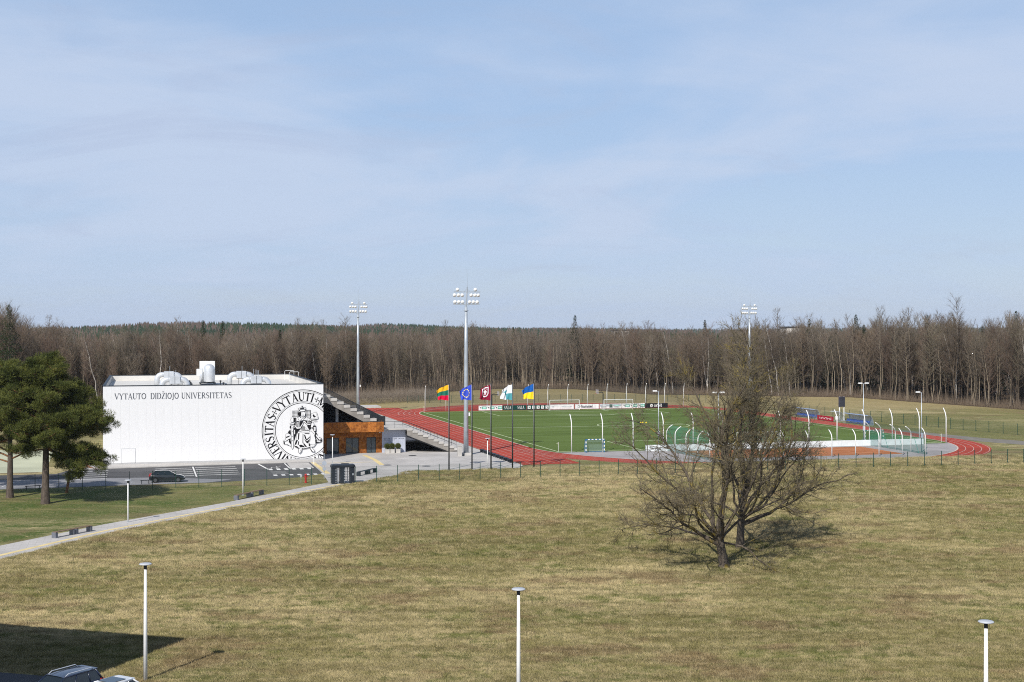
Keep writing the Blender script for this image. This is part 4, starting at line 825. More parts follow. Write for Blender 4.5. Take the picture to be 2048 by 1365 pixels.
GB = M('goal_blue', (0.03, 0.14, 0.30), 0.5)
u, v = to_uv(*ground_at(1172, 906)); goal('small goal with blue and white striped frame on the near grey apron', u, u + 3.0, v, 1, 2.05, 0.9, None, 0.09, (GB, WHITE_PAINT), sheer('small_goal_net', (0.32, 0.45, 0.45), 0.28))
goal('small goal with teal and white striped frame behind the green net', 55.6, 59.0, 3.5, 1, 2.05, 0.9, None, 0.08, (M('goal_teal', (0.02, 0.25, 0.22), 0.5), WHITE_PAINT), NET_TEAL)
def hoop(label, px, py, s_):
    u, v = to_uv(*ground_at(px, py)); t = st_thing('basketball_hoop', label, 'basketball hoop', u, v)
    part('stand', MB().tube([(0, 0, 0), (0, 0, 3.25)], 0.11, 6).tube([(0, 0, 3.2), (s_ * 1.7, 0, 3.2)], 0.08, 6), DARK_METAL, t)
    part('backboard', MB().add([(s_ * 1.5, -0.9, 2.95), (s_ * 1.62, -0.9, 2.95), (s_ * 1.62, 0.9, 2.95), (s_ * 1.5, 0.9, 2.95), (s_ * 1.5, -0.9, 4.0), (s_ * 1.62, -0.9, 4.0), (s_ * 1.62, 0.9, 4.0), (s_ * 1.5, 0.9, 4.0)], [(3, 2, 1, 0), (4, 5, 6, 7), (0, 1, 5, 4), (1, 2, 6, 5), (2, 3, 7, 6), (3, 0, 4, 7)]), CLEAR, t)
    part('brace', MB().tube([(0, 0, 3.3), (s_ * 1.5, 0, 3.9)], 0.04, 5), DARK_METAL, t); part('rim', MB().tube([(s_ * (1.95 + 0.23 * math.cos(a)), 0.23 * math.sin(a), 3.05) for a in np.linspace(0, 2 * math.pi, 13)], 0.02, 4), RED_PAINT, t)
hoop('black basketball stand seen between the maroon and white flags', 984, 816, 1); hoop('black basketball stand between the two far goals', 1206, 811, -1)
TEAL = M('board_teal', srgb(40, 120, 110), 0.5); MINT = M('board_mint', srgb(150, 220, 200), 0.5); DKGREEN = M('board_dark_green', srgb(16, 62, 56), 0.5); GREYB = M('board_grey', (0.36, 0.40, 0.46), 0.5); BLKB = M('board_black', (0.012, 0.013, 0.016), 0.5); REDB = M('banner_red', srgb(160, 22, 48), 0.5)
BV = 108.7
def ad(label, pa, pb_, face, draw):
    a, b = wall_u(pa, BV) + 0.05, wall_u(pb_, BV) - 0.05; t = st_thing('advertising_board', label, 'advertising board', a, BV, 'advertising boards behind the far goal line'); w_ = b - a
    part('panel', MB().cbox(0, w_, 0, 0.06, 0.08, 1.18, 0.01), face, t)
    part('strut', (lambda m: [m.tube([(x, 0.07, 1.0), (x, 0.55, 0.02)], 0.025, 4) for x in (0.3, w_ / 2, w_ - 0.3)] and m)(MB()), GALV, t)
    P = Print(); draw(P, w_); P.build({'w': ('print_white', WHITE_PAINT), 'k': ('print_black', BLACK), 't': ('print_teal', TEAL), 'm': ('print_mint', MINT), 'g': ('print_grey', GREYB), 'd': ('print_dark', GREYPRINT), 'q': ('print_green', DKGREEN)}, t)
def rect(P, x0, x1, z0, z1, ink): P.fill([(x0, z0), (x1, z0), (x1, z1), (x0, z1)], ink)
def d_logo(P, w_):
    for i in range(3):
        x = 0.15 + i * w_ / 3; P.stroke([(x + 0.1, 0.95), (x + 0.3, 0.65), (x + 0.45, 0.9), (x + 0.38, 0.5)], 0.12, 'd'); rect(P, x + 0.65, x + w_ / 3 - 0.15, 0.35, 0.98, 't'); rect(P, x + 0.78, x + w_ / 3 - 0.28, 0.46, 0.88, 'm'); P.layer(); P.stroke([(x + 0.9, 0.66), (x + w_ / 3 - 0.4, 0.7)], 0.1, 'w')
def d_sala(P, w_):
    for x in (0.35, w_ * 0.62): P.text('SALA', x, 0.3, 0.72, 'w', 1.75, 0.75)
def d_sq(P, w_):
    for i in range(5): x = 0.25 + i * (w_ - 0.2) / 5; rect(P, x, x + 0.72, 0.28, 1.0, 'w'); P.layer(); P.stroke([(x + 0.2, 0.75), (x + 0.5, 0.5), (x + 0.4, 0.8)], 0.12, 't')
def d_pale(P, w_): P.stroke([(0.3, 0.68), (1.0, 0.68)], 0.16, 'g'); P.stroke([(w_ * 0.48, 0.66), (w_ - 0.5, 0.66)], 0.14, 'g'); P.layer(); P.stroke([(w_ * 0.6, 0.66), (w_ - 0.9, 0.66)], 0.05, 'w')
def d_hum(P, w_):
    P.fill([(0.95 + 0.36 * math.cos(a), 0.62 + 0.38 * math.sin(a)) for a in np.linspace(0, 2 * math.pi, 18)[:-1]], 'k'); P.layer(); P.fill([(0.78 + 0.16 * math.cos(a), 0.62 + 0.26 * math.sin(a)) for a in np.linspace(0, 2 * math.pi, 14)[:-1]], 'w'); P.layer(); P.text('hummel', 1.55, 0.33, 0.7, 'd', 2.9, 1.25)
def d_pic(P, w_):
    rect(P, 0.1, w_ * 0.44, 0.55, 1.05, 'g'); P.stroke([(0.3, 0.42), (w_ * 0.3, 0.42)], 0.16, 'k'); rect(P, w_ * 0.44, w_ * 0.58, 0.25, 1.08, 'q'); rect(P, w_ * 0.6, w_ - 0.1, 0.55, 1.05, 'g'); P.layer(); P.stroke([(w_ * 0.66, 0.4), (w_ * 0.85, 0.4)], 0.18, 'q'); P.stroke([(w_ * 0.12, 0.75), (w_ * 0.3, 0.8)], 0.12, 'w'); P.stroke([(w_ * 0.66, 0.75), (w_ * 0.9, 0.78)], 0.14, 'm')
def d_orb(P, w_):
    P.fill([(1.65 + 0.36 * math.cos(a), 0.6 + 0.40 * math.sin(a)) for a in np.linspace(0, 2 * math.pi, 18)[:-1]], 'w'); P.layer(); P.fill([(1.68 + 0.17 * math.cos(a), 0.6 + 0.2 * math.sin(a)) for a in np.linspace(0, 2 * math.pi, 14)[:-1]], 'k'); P.layer(); P.stroke([(1.6, 0.6), (1.85, 0.75)], 0.08, 'w'); P.text('orbit', 2.3, 0.32, 0.74, 'w', 2.1, 1.25)
WB = M('board_white', (0.78, 0.78, 0.78), 0.5)
for lb, a, b, fc, dw in (('white advertising board with three teal logos, first from the left', 957, 1005, WB, d_logo), ('dark green advertising board reading SALA twice', 1005, 1053, DKGREEN, d_sala), ('dark green advertising board with a row of white squares', 1053, 1100, DKGREEN, d_sq), ('white advertising board with faint grey print behind the left far goal', 1100, 1148, WB, d_pale), ('white advertising board with round black mark and word hummel', 1150, 1198, WB, d_hum), ('grey and teal picture advertising board behind the right far goal', 1199, 1244, WB, d_pic), ('white advertising board with three teal logos beside the black one', 1244, 1290, WB, d_logo), ('black advertising board with round white logo, last on the right', 1290, 1336, BLKB, d_orb)): ad(lb, a, b, fc, dw)
for (u, v, lb) in ((0, 0, 'thin white corner flag at the near left corner of the pitch'), (68, 0, 'thin white corner flag at the near right corner of the pitch'), (0, 105, 'thin white corner flag at the far left corner of the pitch')):
    t = st_thing('corner_flag', lb, 'corner flag', u, v, 'corner flags'); part('pole', MB().tube([(0, 0, 0), (0, 0, 1.5)], 0.03, 6), WHITE_PAINT, t); part('pennant', MB().add([(0, 0, 1.5), (-0.35, 0.05, 1.3), (0, 0, 1.15)], [(0, 1, 2), (2, 1, 0)]), LINE_P, t)
u, v = to_uv(*ground_at(1286, 847)); t = st_thing('ball_pile', 'few pale training markers lying on the centre of the pitch', 'markers', u, v)
for i in range(3): part('marker', MB().lathe([(0.2, 0.02), (0.16, 0.14), (0.03, 0.26)], 8, (i * 0.6 - 0.5, (i % 2) * 0.4, 0.02)), FYU, t)
# ================================================================== right-hand side: dugouts, banner, scoreboard, court lights
BLUESEAT = M('blue_seat_plastic', (0.06, 0.12, 0.36), 0.4)
def dugout(label, u, v, L_, r, skin, seats=True):
    t = st_thing('team_shelter', label, 'shelter', u, v, 'team shelters along the right straight'); a_ = [(-r * math.cos(a) , 1.95 * math.sin(a)) for a in np.linspace(math.pi * 0.98, math.pi * 0.42, 9)]
    prof = [(r * math.cos(a) , 0.1 + 1.95 * math.sin(a)) for a in np.linspace(0.0, math.pi * 0.62, 9)]
    mb = MB(); n = len(prof)
    for y in (0, L_): mb.v += [(p[0], y, p[1]) for p in prof]
    for i in range(n - 1): mb.f.append((i, i + 1, n + i + 1, n + i)); mb.m.append(0)
    part('curved_shell', mb, skin, t, True)
    for y in np.linspace(0, L_, 5): part('rib', MB().tube([(p[0], y, p[1]) for p in prof], 0.035, 5), GALV, t)
    part('base_rail', MB().box(r - 0.05, r + 0.05, -0.03, L_ + 0.03, 0, 0.1).box(-0.5, r - 0.05, -0.03, 0.05, 0, 0.08).box(-0.5, r - 0.05, L_ - 0.05, L_ + 0.03, 0, 0.08), GALV, t)
    if seats:
        for i in range(int(L_ / 0.55)): part('seat', MB().cbox(-0.05, 0.42, 0.2 + i * 0.55, 0.62 + i * 0.55, 0.40, 0.48, 0.02).box(0.40, 0.47, 0.2 + i * 0.55, 0.62 + i * 0.55, 0.481, 0.85).box(0.15, 0.2, 0.38 + i * 0.55, 0.44 + i * 0.55, 0, 0.4), BLUESEAT, t)
dugout('farther blue curved team shelter beside the right straight', 76.8, 61.5, 9.5, 1.1, POLYCARB); dugout('nearer blue curved team shelter by the scoreboard legs', 77.2, 40.0, 9.5, 1.1, POLYCARB)
dugout('clear domed shelter with pale base behind the red banner', 77.5, 52.8, 2.6, 1.5, CLEAR, False)
t = st_thing('red_banner', 'red banner with white lettering at the edge of the right straight', 'banner', 75.6, 51.5); part('sheet', MB().box(0, 0.05, 0, 7.0, 0.08, 1.05), REDB, t); part('banner_post', MB().box(0.06, 0.12, 0.1, 0.18, 0, 1.1).box(0.06, 0.12, 6.8, 6.9, 0, 1.1), GALV, t)
P = Print(); 
lt = MB()
for i, h_ in enumerate((0.5, 0.3, 0.34, 0.45, 0.3, 0.42, 0.3, 0.34)): y0 = 0.9 + i * 0.68; lt.box(-0.012, -0.004, y0, y0 + 0.16, 0.35, 0.35 + h_); lt.box(-0.012, -0.004, y0 + 0.2, y0 + 0.46, 0.35 + h_ * (0.2 + 0.5 * (i % 2)), 0.45 + h_ * (0.2 + 0.5 * (i % 2)))
part('banner_lettering', lt, WHITE_PAINT, t)
u, v = to_uv(*ground_at(1683.5, 841)); t = st_thing('scoreboard', 'dark blank scoreboard on two white legs above the right straight', 'scoreboard', u, v); t.rotation_euler = (0, 0, TH + 0.25)
ZS = 841 - 660.0; sc = CAM_H / ZS
part('leg', MB().tube([(-0.62, 0, 0), (-0.62, 0, 5.0)], 0.11, 8), WHITE_PAINT, t); part('leg', MB().tube([(0.62, 0, 0), (0.62, 0, 5.0)], 0.11, 8), WHITE_PAINT, t)
b = part('display', MB().cbox(-0.82, 0.82, -0.14, 0.14, 2.85, 4.98, 0.03), M('scoreboard_black', (0.05, 0.05, 0.075), 0.4), t); part('display_face', MB().box(-0.74, 0.74, -0.152, -0.143, 2.95, 4.88), M('scoreboard_face', (0.045, 0.045, 0.06), 0.3), b)
u, v = to_uv(*ground_at(1673, 843)); t = st_thing('white_box_sign', 'small white box on a post left of the scoreboard', 'box', u, v); part('box', MB().cbox(-0.28, 0.28, -0.2, 0.2, 0.35, 1.05, 0.03), WHITE_PAINT, t); part('post', MB().tube([(0, 0, 0), (0, 0, 0.35)], 0.06, 6), GALV, t)
def court_light(label, u, v, hgt, heads):
    t = st_thing('court_light', label, 'light pole', u, v, 'slim court lights at the cage corners')
    part('pole', MB().tube([(0, 0, 0), (0, 0, hgt)], [0.075, 0.05], 8), GALV, t, True)
    part('control_box', MB().cbox(-0.2, 0.2, -0.28, -0.08, 2.3, 3.0, 0.03), BLUEGREY_WALL, t)
    part('head_arm', MB().tube([(-0.85 if heads == 2 else -0.6, 0, hgt), (0.85 if heads == 2 else 0.1, 0, hgt)], 0.035, 5), GALV, t)
    for s_ in ((-1, 1) if heads == 2 else (-1,)): part('lamp_head', MB().cbox(s_ * 0.62 - 0.34, s_ * 0.62 + 0.34, -0.2, 0.2, hgt + 0.02, hgt + 0.2, 0.05), WHITE_PAINT, t)
court_light('slim double-headed court light right of the scoreboard', 53.4, 0.2, 10.1, 2); court_light('slim single-headed court light at the right end of the clay court', 54.5, -15.6, 9.3, 1)
court_light('slim single-headed court light left of the bare tree crowns', 16.3, -1.2, 9.3, 1); court_light('slim double-headed court light behind the bare tree crowns', 18.0, -20.6, 9.9, 2)
t = st_thing('electrical_cabinet', 'narrow white concrete cabinet beside the foot of the tall mast', 'cabinet', -16.6, -3.2); part('body', MB().cbox(-0.3, 0.3, -0.3, 0.3, 0.02, 1.55, 0.03), CONC, t); part('lid', MB().cbox(-0.34, 0.34, -0.34, 0.34, 1.56, 1.66, 0.02), CONC, t); part('dark_bollard', MB().tube([(0.55, -0.2, 0), (0.55, -0.2, 0.35)], 0.09, 8), DARK_METAL, t)
# dark seats along the sprint straight
for i in range(8):
    t = st_thing('track_bench', 'dark backless bench by the sprint straight, number %s in the row from the mast' % ['one', 'two', 'three', 'four', 'five', 'six', 'seven', 'eight'][i], 'bench', -11.75, 2.0 - i * 2.35, 'dark benches beside the sprint straight')
    part('seat', MB().cbox(-0.26, 0.26, -0.72, 0.72, 0.40, 0.5, 0.015), ANTHRACITE, t); part('leg', MB().box(-0.22, 0.22, -0.62, -0.44, 0.02, 0.4), ANTHRACITE, t); part('leg', MB().box(-0.22, 0.22, 0.44, 0.62, 0.02, 0.4), ANTHRACITE, t)
# ================================================================== turnstile, benches, hydrant, signs
ua, va = to_uv(*ground_at(682, 967)); t = st_thing('turnstile', 'dark full-height turnstile gate in the fence at the end of the footpath', 'turnstile', -38.9, -35.0)
TW, TD, THH = 1.42, 0.62, 2.38
part('roof', MB().cbox(-TW - 0.06, TW + 0.06, -TD - 0.06, TD + 0.06, 2.02, THH, 0.1), ANTHRACITE, t)
rb = MB(); [rb.box(x, x + 0.05, -TD - 0.075, -TD - 0.058, 2.06, 2.26) for x in np.arange(-TW, TW - 0.1, 0.12)]; part('roof_rib', rb, DARK_METAL, t)
part('side_wall', MB().cbox(-TW, -TW + 0.62, -TD, TD, 0.02, 2.015, 0.05), ANTHRACITE, t); part('side_wall', MB().cbox(-0.36, 0.24, -TD, TD, 0.02, 2.015, 0.05), ANTHRACITE, t); part('side_wall', MB().cbox(TW - 0.55, TW, -TD, TD, 0.02, 2.015, 0.05), ANTHRACITE, t)
rt = MB()
for k in range(9):
    z = 0.25 + k * 0.2
    for a in (0.3, 0.3 + 2 * math.pi / 3, 0.3 + 4 * math.pi / 3): rt.tube([(0.58, 0, z), (0.58 + 0.3 * math.cos(a), 0.5 * math.sin(a), z)], 0.018, 5)
part('rotor', rt.tube([(0.58, 0, 0.05), (0.58, 0, 2.0)], 0.05, 8), GALV, t)
bt = MB()
for xx in (-TW + 0.5, 0.14):
    for k in range(9): bt.box(xx - 0.05, xx + 0.05, -TD - 0.012, -TD - 0.002, 0.2 + k * 0.2, 0.28 + k * 0.2)
part('perforation', bt, GALV, t); part('rail', MB().tube([(-TW + 0.72, -0.4, 0.02), (-TW + 0.72, -0.4, 2.0)], 0.035, 6).tube([(-TW + 0.82, -0.4, 0.02), (-TW + 0.82, -0.4, 2.0)], 0.035, 6), GALV, t)
part('card_reader', MB().cbox(TW - 0.3, TW - 0.14, -TD - 0.06, -TD - 0.004, 1.05, 1.3, 0.02), GALV, t)
DKCONC = M('dark_grey_concrete', (0.15, 0.16, 0.185), 0.85, 0.15, 0, 0.15, 2); WOOD = M('weathered_wood', (0.20, 0.14, 0.09), 0.8, 0.2, 0, 0.25, 4)
def bench(label, pa, pb_, wood=True):
    a, b = Vector(ground_at(*pa)), Vector(ground_at(*pb_)); d = b - a; L_ = d.length; t = thing('double_bench', label, 'bench', (a.x, a.y, 0), math.atan2(d.y, d.x), 'double benches along the path')
    for i, x in enumerate((0, L_ * 0.47, L_ * 0.55, L_ - 0.32)): part('concrete_leg', MB().cbox(x, x + 0.32, -0.26, 0.26, 0.0, 0.52, 0.03), DKCONC if wood else ANTHRACITE, t)
    for x0_, x1_ in ((0.05, L_ * 0.47 + 0.25), (L_ * 0.55 + 0.05, L_ - 0.03)):
        for k in range(4): part('seat_slat', MB().box(x0_, x1_, -0.25 + k * 0.128, -0.25 + k * 0.128 + 0.11, 0.525, 0.575), WOOD if wood else ANTHRACITE, t)
bench('wooden double bench on concrete legs beside the path, nearest the left edge', (107, 1077), (181, 1063)); bench('wooden double bench on concrete legs at the second path lamp', (471, 1001), (524, 989)); bench('dark double bench on the plaza right of the turnstile', (716, 953), (751, 945), False)
t = st_thing('hydrant', 'red fire hydrant standing in the grass left of the turnstile', 'hydrant', *to_uv(*ground_at(611.5, 966))); part('body', MB().lathe([(0.16, 0), (0.16, 0.12), (0.12, 0.14), (0.12, 0.9), (0.17, 0.92), (0.17, 1.0), (0.08, 1.12)], 12), RED_PAINT, t); part('outlet', MB().tube([(-0.24, 0, 0.75), (0.24, 0, 0.75)], 0.07, 8), RED_PAINT, t)
t = st_thing('marker_post', 'small grey marker plate on a thin post beside the red hydrant', 'marker post', *to_uv(*ground_at(602, 967))); part('post', MB().tube([(0, 0, 0), (0, 0, 0.95)], 0.03, 6), GALV, t); part('plate', MB().box(-0.14, 0.14, -0.04, -0.03, 0.75, 1.1), PALE_GREY, t)
t = st_thing('sign_pole', 'thin grey pole with a round road sign seen edge-on near the hall corner', 'sign', *to_uv(*ground_at(648.5, 958))); part('pole', MB().tube([(0, 0, 0), (0, 0, 3.3)], 0.035, 6), GALV, t); part('sign_disc', MB().tube([(0, -0.05, 2.0), (0, -0.09, 2.0)], 0.3, 14).tube([(0, -0.05, 1.25), (0, -0.09, 1.25)], 0.24, 14), GREYB, t)
t = st_thing('white_bollard', 'slim white bollard post at the right foot of the seal wall', 'bollard', *to_uv(*ground_at(628, 929))); part('post', MB().lathe([(0.06, 0), (0.06, 1.25), (0.02, 1.3)], 8), WHITE_PAINT, t)
for (pa, pb_, lb) in (((50, 981), (82, 979), 'low dark rail beside the car park under the left pines'), ((281, 969), (300, 968), 'low dark rail beside the parked dark hatchback')):
    a, b = Vector(ground_at(*pa)), Vector(ground_at(*pb_)); d = b - a; t = thing('low_rail', lb, 'rail', (a.x, a.y, 0), math.atan2(d.y, d.x)); part('bar', MB().box(0, d.length, -0.05, 0.05, 0.42, 0.5), DARK_METAL, t)
    for x in (0.15, d.length - 0.15): part('post', MB().box(x - 0.04, x + 0.04, -0.04, 0.04, 0, 0.42), DARK_METAL, t)
# ================================================================== cars
RIM = M('dull_alloy_rim', (0.12, 0.125, 0.13), 0.4, 0.5, 0.5)
def car(label, loc, heading, paint, L_=4.4, W_=1.8, Ht=1.5, suv=False, rails=False, sunroof=False):
    t = thing('parked_car', label, 'car', loc, heading); hw_ = W_ / 2; zb = 0.98 if not suv else 1.08
    fr_, rr_ = L_ / 2, -L_ / 2
    stn = [(rr_, 0.45, 0.72, 0.80), (rr_ + 0.05, 0.32, 0.92, 0.93), (rr_ + 0.25, 0.26, zb + 0.02, 0.98), (rr_ + 0.8, 0.24, zb + 0.02, 1.0), (0.0, 0.22, zb - 0.02, 1.0), (fr_ - 1.45, 0.22, zb - 0.02, 1.0), (fr_ - 1.15, 0.24, zb - 0.04, 0.99), (fr_ - 0.55, 0.26, zb - 0.14, 0.96), (fr_ - 0.2, 0.28, zb - 0.26, 0.88), (fr_ - 0.04, 0.34, zb - 0.40, 0.76), (fr_, 0.42, 0.55, 0.70)]
    mb = MB(); nr = 10
    for (x, z0, z1, k) in stn:
        y = hw_ * k; zm = (z0 + z1) / 2
        half = [(y * 0.86, z0), (y * 0.98, z0 + 0.12), (y, zm), (y * 0.985, z1 - 0.10), (y * 0.90, z1)]
        mb.v += [(x, p[0], p[1]) for p in half] + [(x, -p[0], p[1]) for p in reversed(half)]
    for i in range(len(stn) - 1):
        for k in range(nr): l = (k + 1) % nr; mb.f.append((i * nr + k, (i + 1) * nr + k, (i + 1) * nr + l, i * nr + l))
    mb.f.append(tuple(range(nr))); o = (len(stn) - 1) * nr; mb.f.append(tuple(reversed(range(o, o + nr)))); mb.m = [0] * len(mb.f)
    part('body', mb, paint, t, True)
    xa0, xa1 = rr_ + (0.22 if not suv else 0.12), rr_ + (0.86 if not suv else 0.42); xb0, xb1 = fr_ - (1.02 if not suv else 1.12), fr_ - (2.0 if not suv else 1.95); b0, b1 = hw_ * 0.90, hw_ * 0.68; zr = Ht - 0.06
    C = {'rl0': (xa0, b0, zb - 0.03), 'rr0': (xa0, -b0, zb - 0.03), 'fl0': (xb0, b0, zb - 0.06), 'fr0': (xb0, -b0, zb - 0.06), 'rl1': (xa1, b1, zr), 'rr1': (xa1, -b1, zr), 'fl1': (xb1, b1, zr), 'fr1': (xb1, -b1, zr)}
    gl = MB(); gl.poly([C['fl0'], C['fr0'], C['fr1'], C['fl1']][::-1]); gl.poly([C['rl0'], C['rr0'], C['rr1'], C['rl1']])
    part('windscreen', gl, CARGLASS, t)
    def lerp3(a, b, f): return tuple(a[i] + (b[i] - a[i]) * f for i in range(3))
    for s_, (r0_, f0_, f1_, r1_) in ((1, ('rl0', 'fl0', 'fl1', 'rl1')), (-1, ('rr0', 'fr0', 'fr1', 'rr1'))):
        for (fa, fb) in ((0.03, 0.24), (0.27, 0.58), (0.61, 0.97)):
            q = [lerp3(C[r0_], C[f0_], fa), lerp3(C[r0_], C[f0_], fb), lerp3(C[r1_], C[f1_], fb), lerp3(C[r1_], C[f1_], fa)]
            part('side_window', MB().poly(q if s_ < 0 else q[::-1]), CARGLASS, t)
        pil = MB()
        for fa, rr in ((0.0, 0.05), (0.255, 0.035), (0.595, 0.03), (1.0, 0.04)): pil.tube([lerp3(C[r0_], C[f0_], fa), lerp3(C[r1_], C[f1_], fa)], rr, 5)
        pil.tube([C[r1_], C[f1_]], 0.045, 6); part('pillar', pil, paint, t, True)
        part('mirror', MB().cbox(xb0 - 0.35, xb0 - 0.2, s_ * (b0 + 0.14) - 0.09, s_ * (b0 + 0.14) + 0.09, zb - 0.02, zb + 0.12, 0.03), paint, t)
    rf = MB(); n = 7; m_ = 5
    for i in range(n):
        fx = i / (n - 1); x = xa1 + (xb1 - xa1) * fx - (0.06 if i == 0 else 0) + (0.04 if i == n - 1 else 0)
        for j in range(m_): y = (j / (m_ - 1) * 2 - 1) * b1 * 1.02; rf.v.append((x, y, zr + 0.005 + 0.06 * (1 - (2 * fx - 1) ** 2) * 0.7 + 0.03 * (1 - (2 * j / (m_ - 1) - 1) ** 2)))
    for i in range(n - 1):
        for j in range(m_ - 1): a = i * m_ + j; rf.f.append((a, a + m_, a + m_ + 1, a + 1)); rf.m.append(0)
    part('roof', rf, paint, t, True)
    if rails:
        for s_ in (-1, 1): part('roof_rail', MB().tube([(xa1 + 0.1, s_ * b1 * 0.96, zr + 0.02), (xa1 + 0.25, s_ * b1 * 0.96, zr + 0.13), (xb1 - 0.3, s_ * b1 * 0.96, zr + 0.13), (xb1 - 0.1, s_ * b1 * 0.96, zr + 0.02)], 0.025, 6), SILVER, t)
    if sunroof: part('glass_roof_panel', MB().box(xa1 + 0.35, xb1 - 0.15, -b1 * 0.78, b1 * 0.78, zr + 0.068, zr + 0.085), CARGLASS, t)
    part('spoiler', MB().cbox(xa1 - 0.18, xa1 + 0.08, -b1 * 0.95, b1 * 0.95, zr - 0.02, zr + 0.035, 0.015), paint, t)
    for sx in (fr_ - 0.85, rr_ + 0.78):
        for s_ in (-1, 1):
            wo = part('wheel', MB().tube([(sx, s_ * (hw_ - 0.2), 0.33), (sx, s_ * (hw_ + 0.005), 0.33)], 0.33, 20), RUBBER, t)
            part('rim', MB().tube([(sx, s_ * (hw_ + 0.006), 0.33), (sx, s_ * (hw_ + 0.014), 0.33)], 0.21, 14), RIM, wo)
            part('wheel_arch', MB().tube([(sx + 0.385 * math.cos(a), s_ * (hw_ + 0.004), 0.33 + 0.385 * math.sin(a)) for a in np.linspace(0, math.pi, 11)], 0.03, 5), RUBBER, t)
    for s_ in (-1, 1):
        part('headlight', MB().cbox(fr_ - 0.32, fr_ - 0.07, s_ * hw_ * 0.66 - 0.16, s_ * hw_ * 0.66 + 0.16, zb - 0.46, zb - 0.32, 0.03), CLEAR, t)
        part('tail_light', MB().cbox(rr_ - 0.005, rr_ + 0.30, s_ * hw_ * 0.80 - 0.10, s_ * hw_ * 0.80 + 0.10, zb - 0.25, zb + 0.03, 0.03), RED_PAINT, t)
    part('number_plate', MB().box(rr_ - 0.012, rr_ - 0.002, -0.26, 0.26, 0.56, 0.67), WHITE_PAINT, t); part('front_grille', MB().box(fr_ - 0.005, fr_ + 0.01, -0.45, 0.45, 0.42, 0.55), DARK_METAL, t)
    return t
def paint(name, col):
    t = NT(name); t.b.inputs['Coat Weight'].default_value = 0.8; t.b.inputs['Coat Roughness'].default_value = 0.05; n = t.noise(t.objc(), 2, 3); return t.set(t.mix(n, tuple(c * 0.9 for c in col), col), 0.32, 0.5, 0.1)
X, D = ground_at(331, 966); car('black hatchback parked on the car park edge before the white hall', (X, D + 0.9, 0.012), TH - 0.06, paint('black_car_paint', (0.012, 0.014, 0.018)))
hd = math.atan2(-0.866, -0.5)
car('dark blue car with roof rails at the bottom left corner', (-22.95, 69.35, 0.012), hd, paint('dark_blue_car_paint', (0.012, 0.020, 0.048)), 4.45, 1.84, 1.66, True, True)
car('white car with dark glass roof beside the dark blue car at bottom left', (-20.35, 68.35, 0.012), hd, paint('white_car_paint', (0.72, 0.73, 0.74)), 4.3, 1.8, 1.5, False, False, True)
# the block whose shadow falls across the bottom left, standing just outside the picture
cx_, cy_ = -27.1, 66.9; t = thing('neighbour_block', 'plain pale block standing left of the picture, casting the dark shadow at bottom left', 'building', (cx_, cy_, 0), math.atan2(4.2, -13.2) - math.pi)
part('wall', MB().box(-40, 0, -26, 0, 0, 17.0), CONC, t); part('roof_edge', MB().box(-40.0, -0.02, -26, -0.02, 17.005, 17.1), ANTHRACITE, t)
for i in range(7):
    for k in range(4): w_ = part('window', MB().box(-38 + i * 5.4, -34.6 + i * 5.4, 0.003, 0.05, 1.6 + k * 3.9, 3.6 + k * 3.9), GLASS, t); part('window_frame', MB().box(-36.35 + i * 5.4, -36.25 + i * 5.4, 0.051, 0.08, 1.6 + k * 3.9, 3.6 + k * 3.9), DARK_METAL, w_)
# ================================================================== vegetation
def spikes(P0, P1, r):                                       # three-sided needles tapering to a point
    P0 = np.asarray(P0, float); P1 = np.asarray(P1, float); r = np.asarray(r, float).reshape(-1, 1); n = len(P0)
    d = P1 - P0; d /= np.linalg.norm(d, axis=1, keepdims=True) + 1e-9
    a = np.where(np.abs(d[:, 2:3]) < 0.9, np.array([[0, 0, 1.0]]), np.array([[1.0, 0, 0]])); e1 = np.cross(d, a); e1 /= np.linalg.norm(e1, axis=1, keepdims=True) + 1e-9; e2 = np.cross(d, e1)
    V = np.empty((n, 4, 3))
    for k in range(3): q = 2 * math.pi * k / 3; V[:, k] = P0 + (e1 * math.cos(q) + e2 * math.sin(q)) * r
    V[:, 3] = P1; b = (np.arange(n) * 4).reshape(-1, 1)
    F = np.concatenate([b + np.array([[0, 1, 3]]), b + np.array([[1, 2, 3]]), b + np.array([[2, 0, 3]])])
    return V.reshape(-1, 3), F
def tubes_np(paths, n):
    V = []; F = []; o = 0
    for pts, rs in paths:
        pts = np.asarray(pts, float); m = len(pts); prev = None
        for i in range(m):
            d = pts[min(i + 1, m - 1)] - pts[max(i - 1, 0)]; d = d / (np.linalg.norm(d) + 1e-9)
            a = prev if prev is not None else (np.array([1.0, 0, 0]) if abs(d[0]) < 0.8 else np.array([0, 1.0, 0]))
            e1 = a - d * a.dot(d); e1 /= np.linalg.norm(e1) + 1e-9; prev = e1; e2 = np.cross(d, e1)
            for k in range(n): q = 2 * math.pi * k / n; V.append(pts[i] + (e1 * math.cos(q) + e2 * math.sin(q)) * rs[i])
        for i in range(m - 1):
            for k in range(n): l = (k + 1) % n; F.append((o + i * n + k, o + i * n + l, o + (i + 1) * n + l, o + (i + 1) * n + k))
        o += m * n
    return np.array(V).reshape(-1, 3), np.array(F, int).reshape(-1, 4)
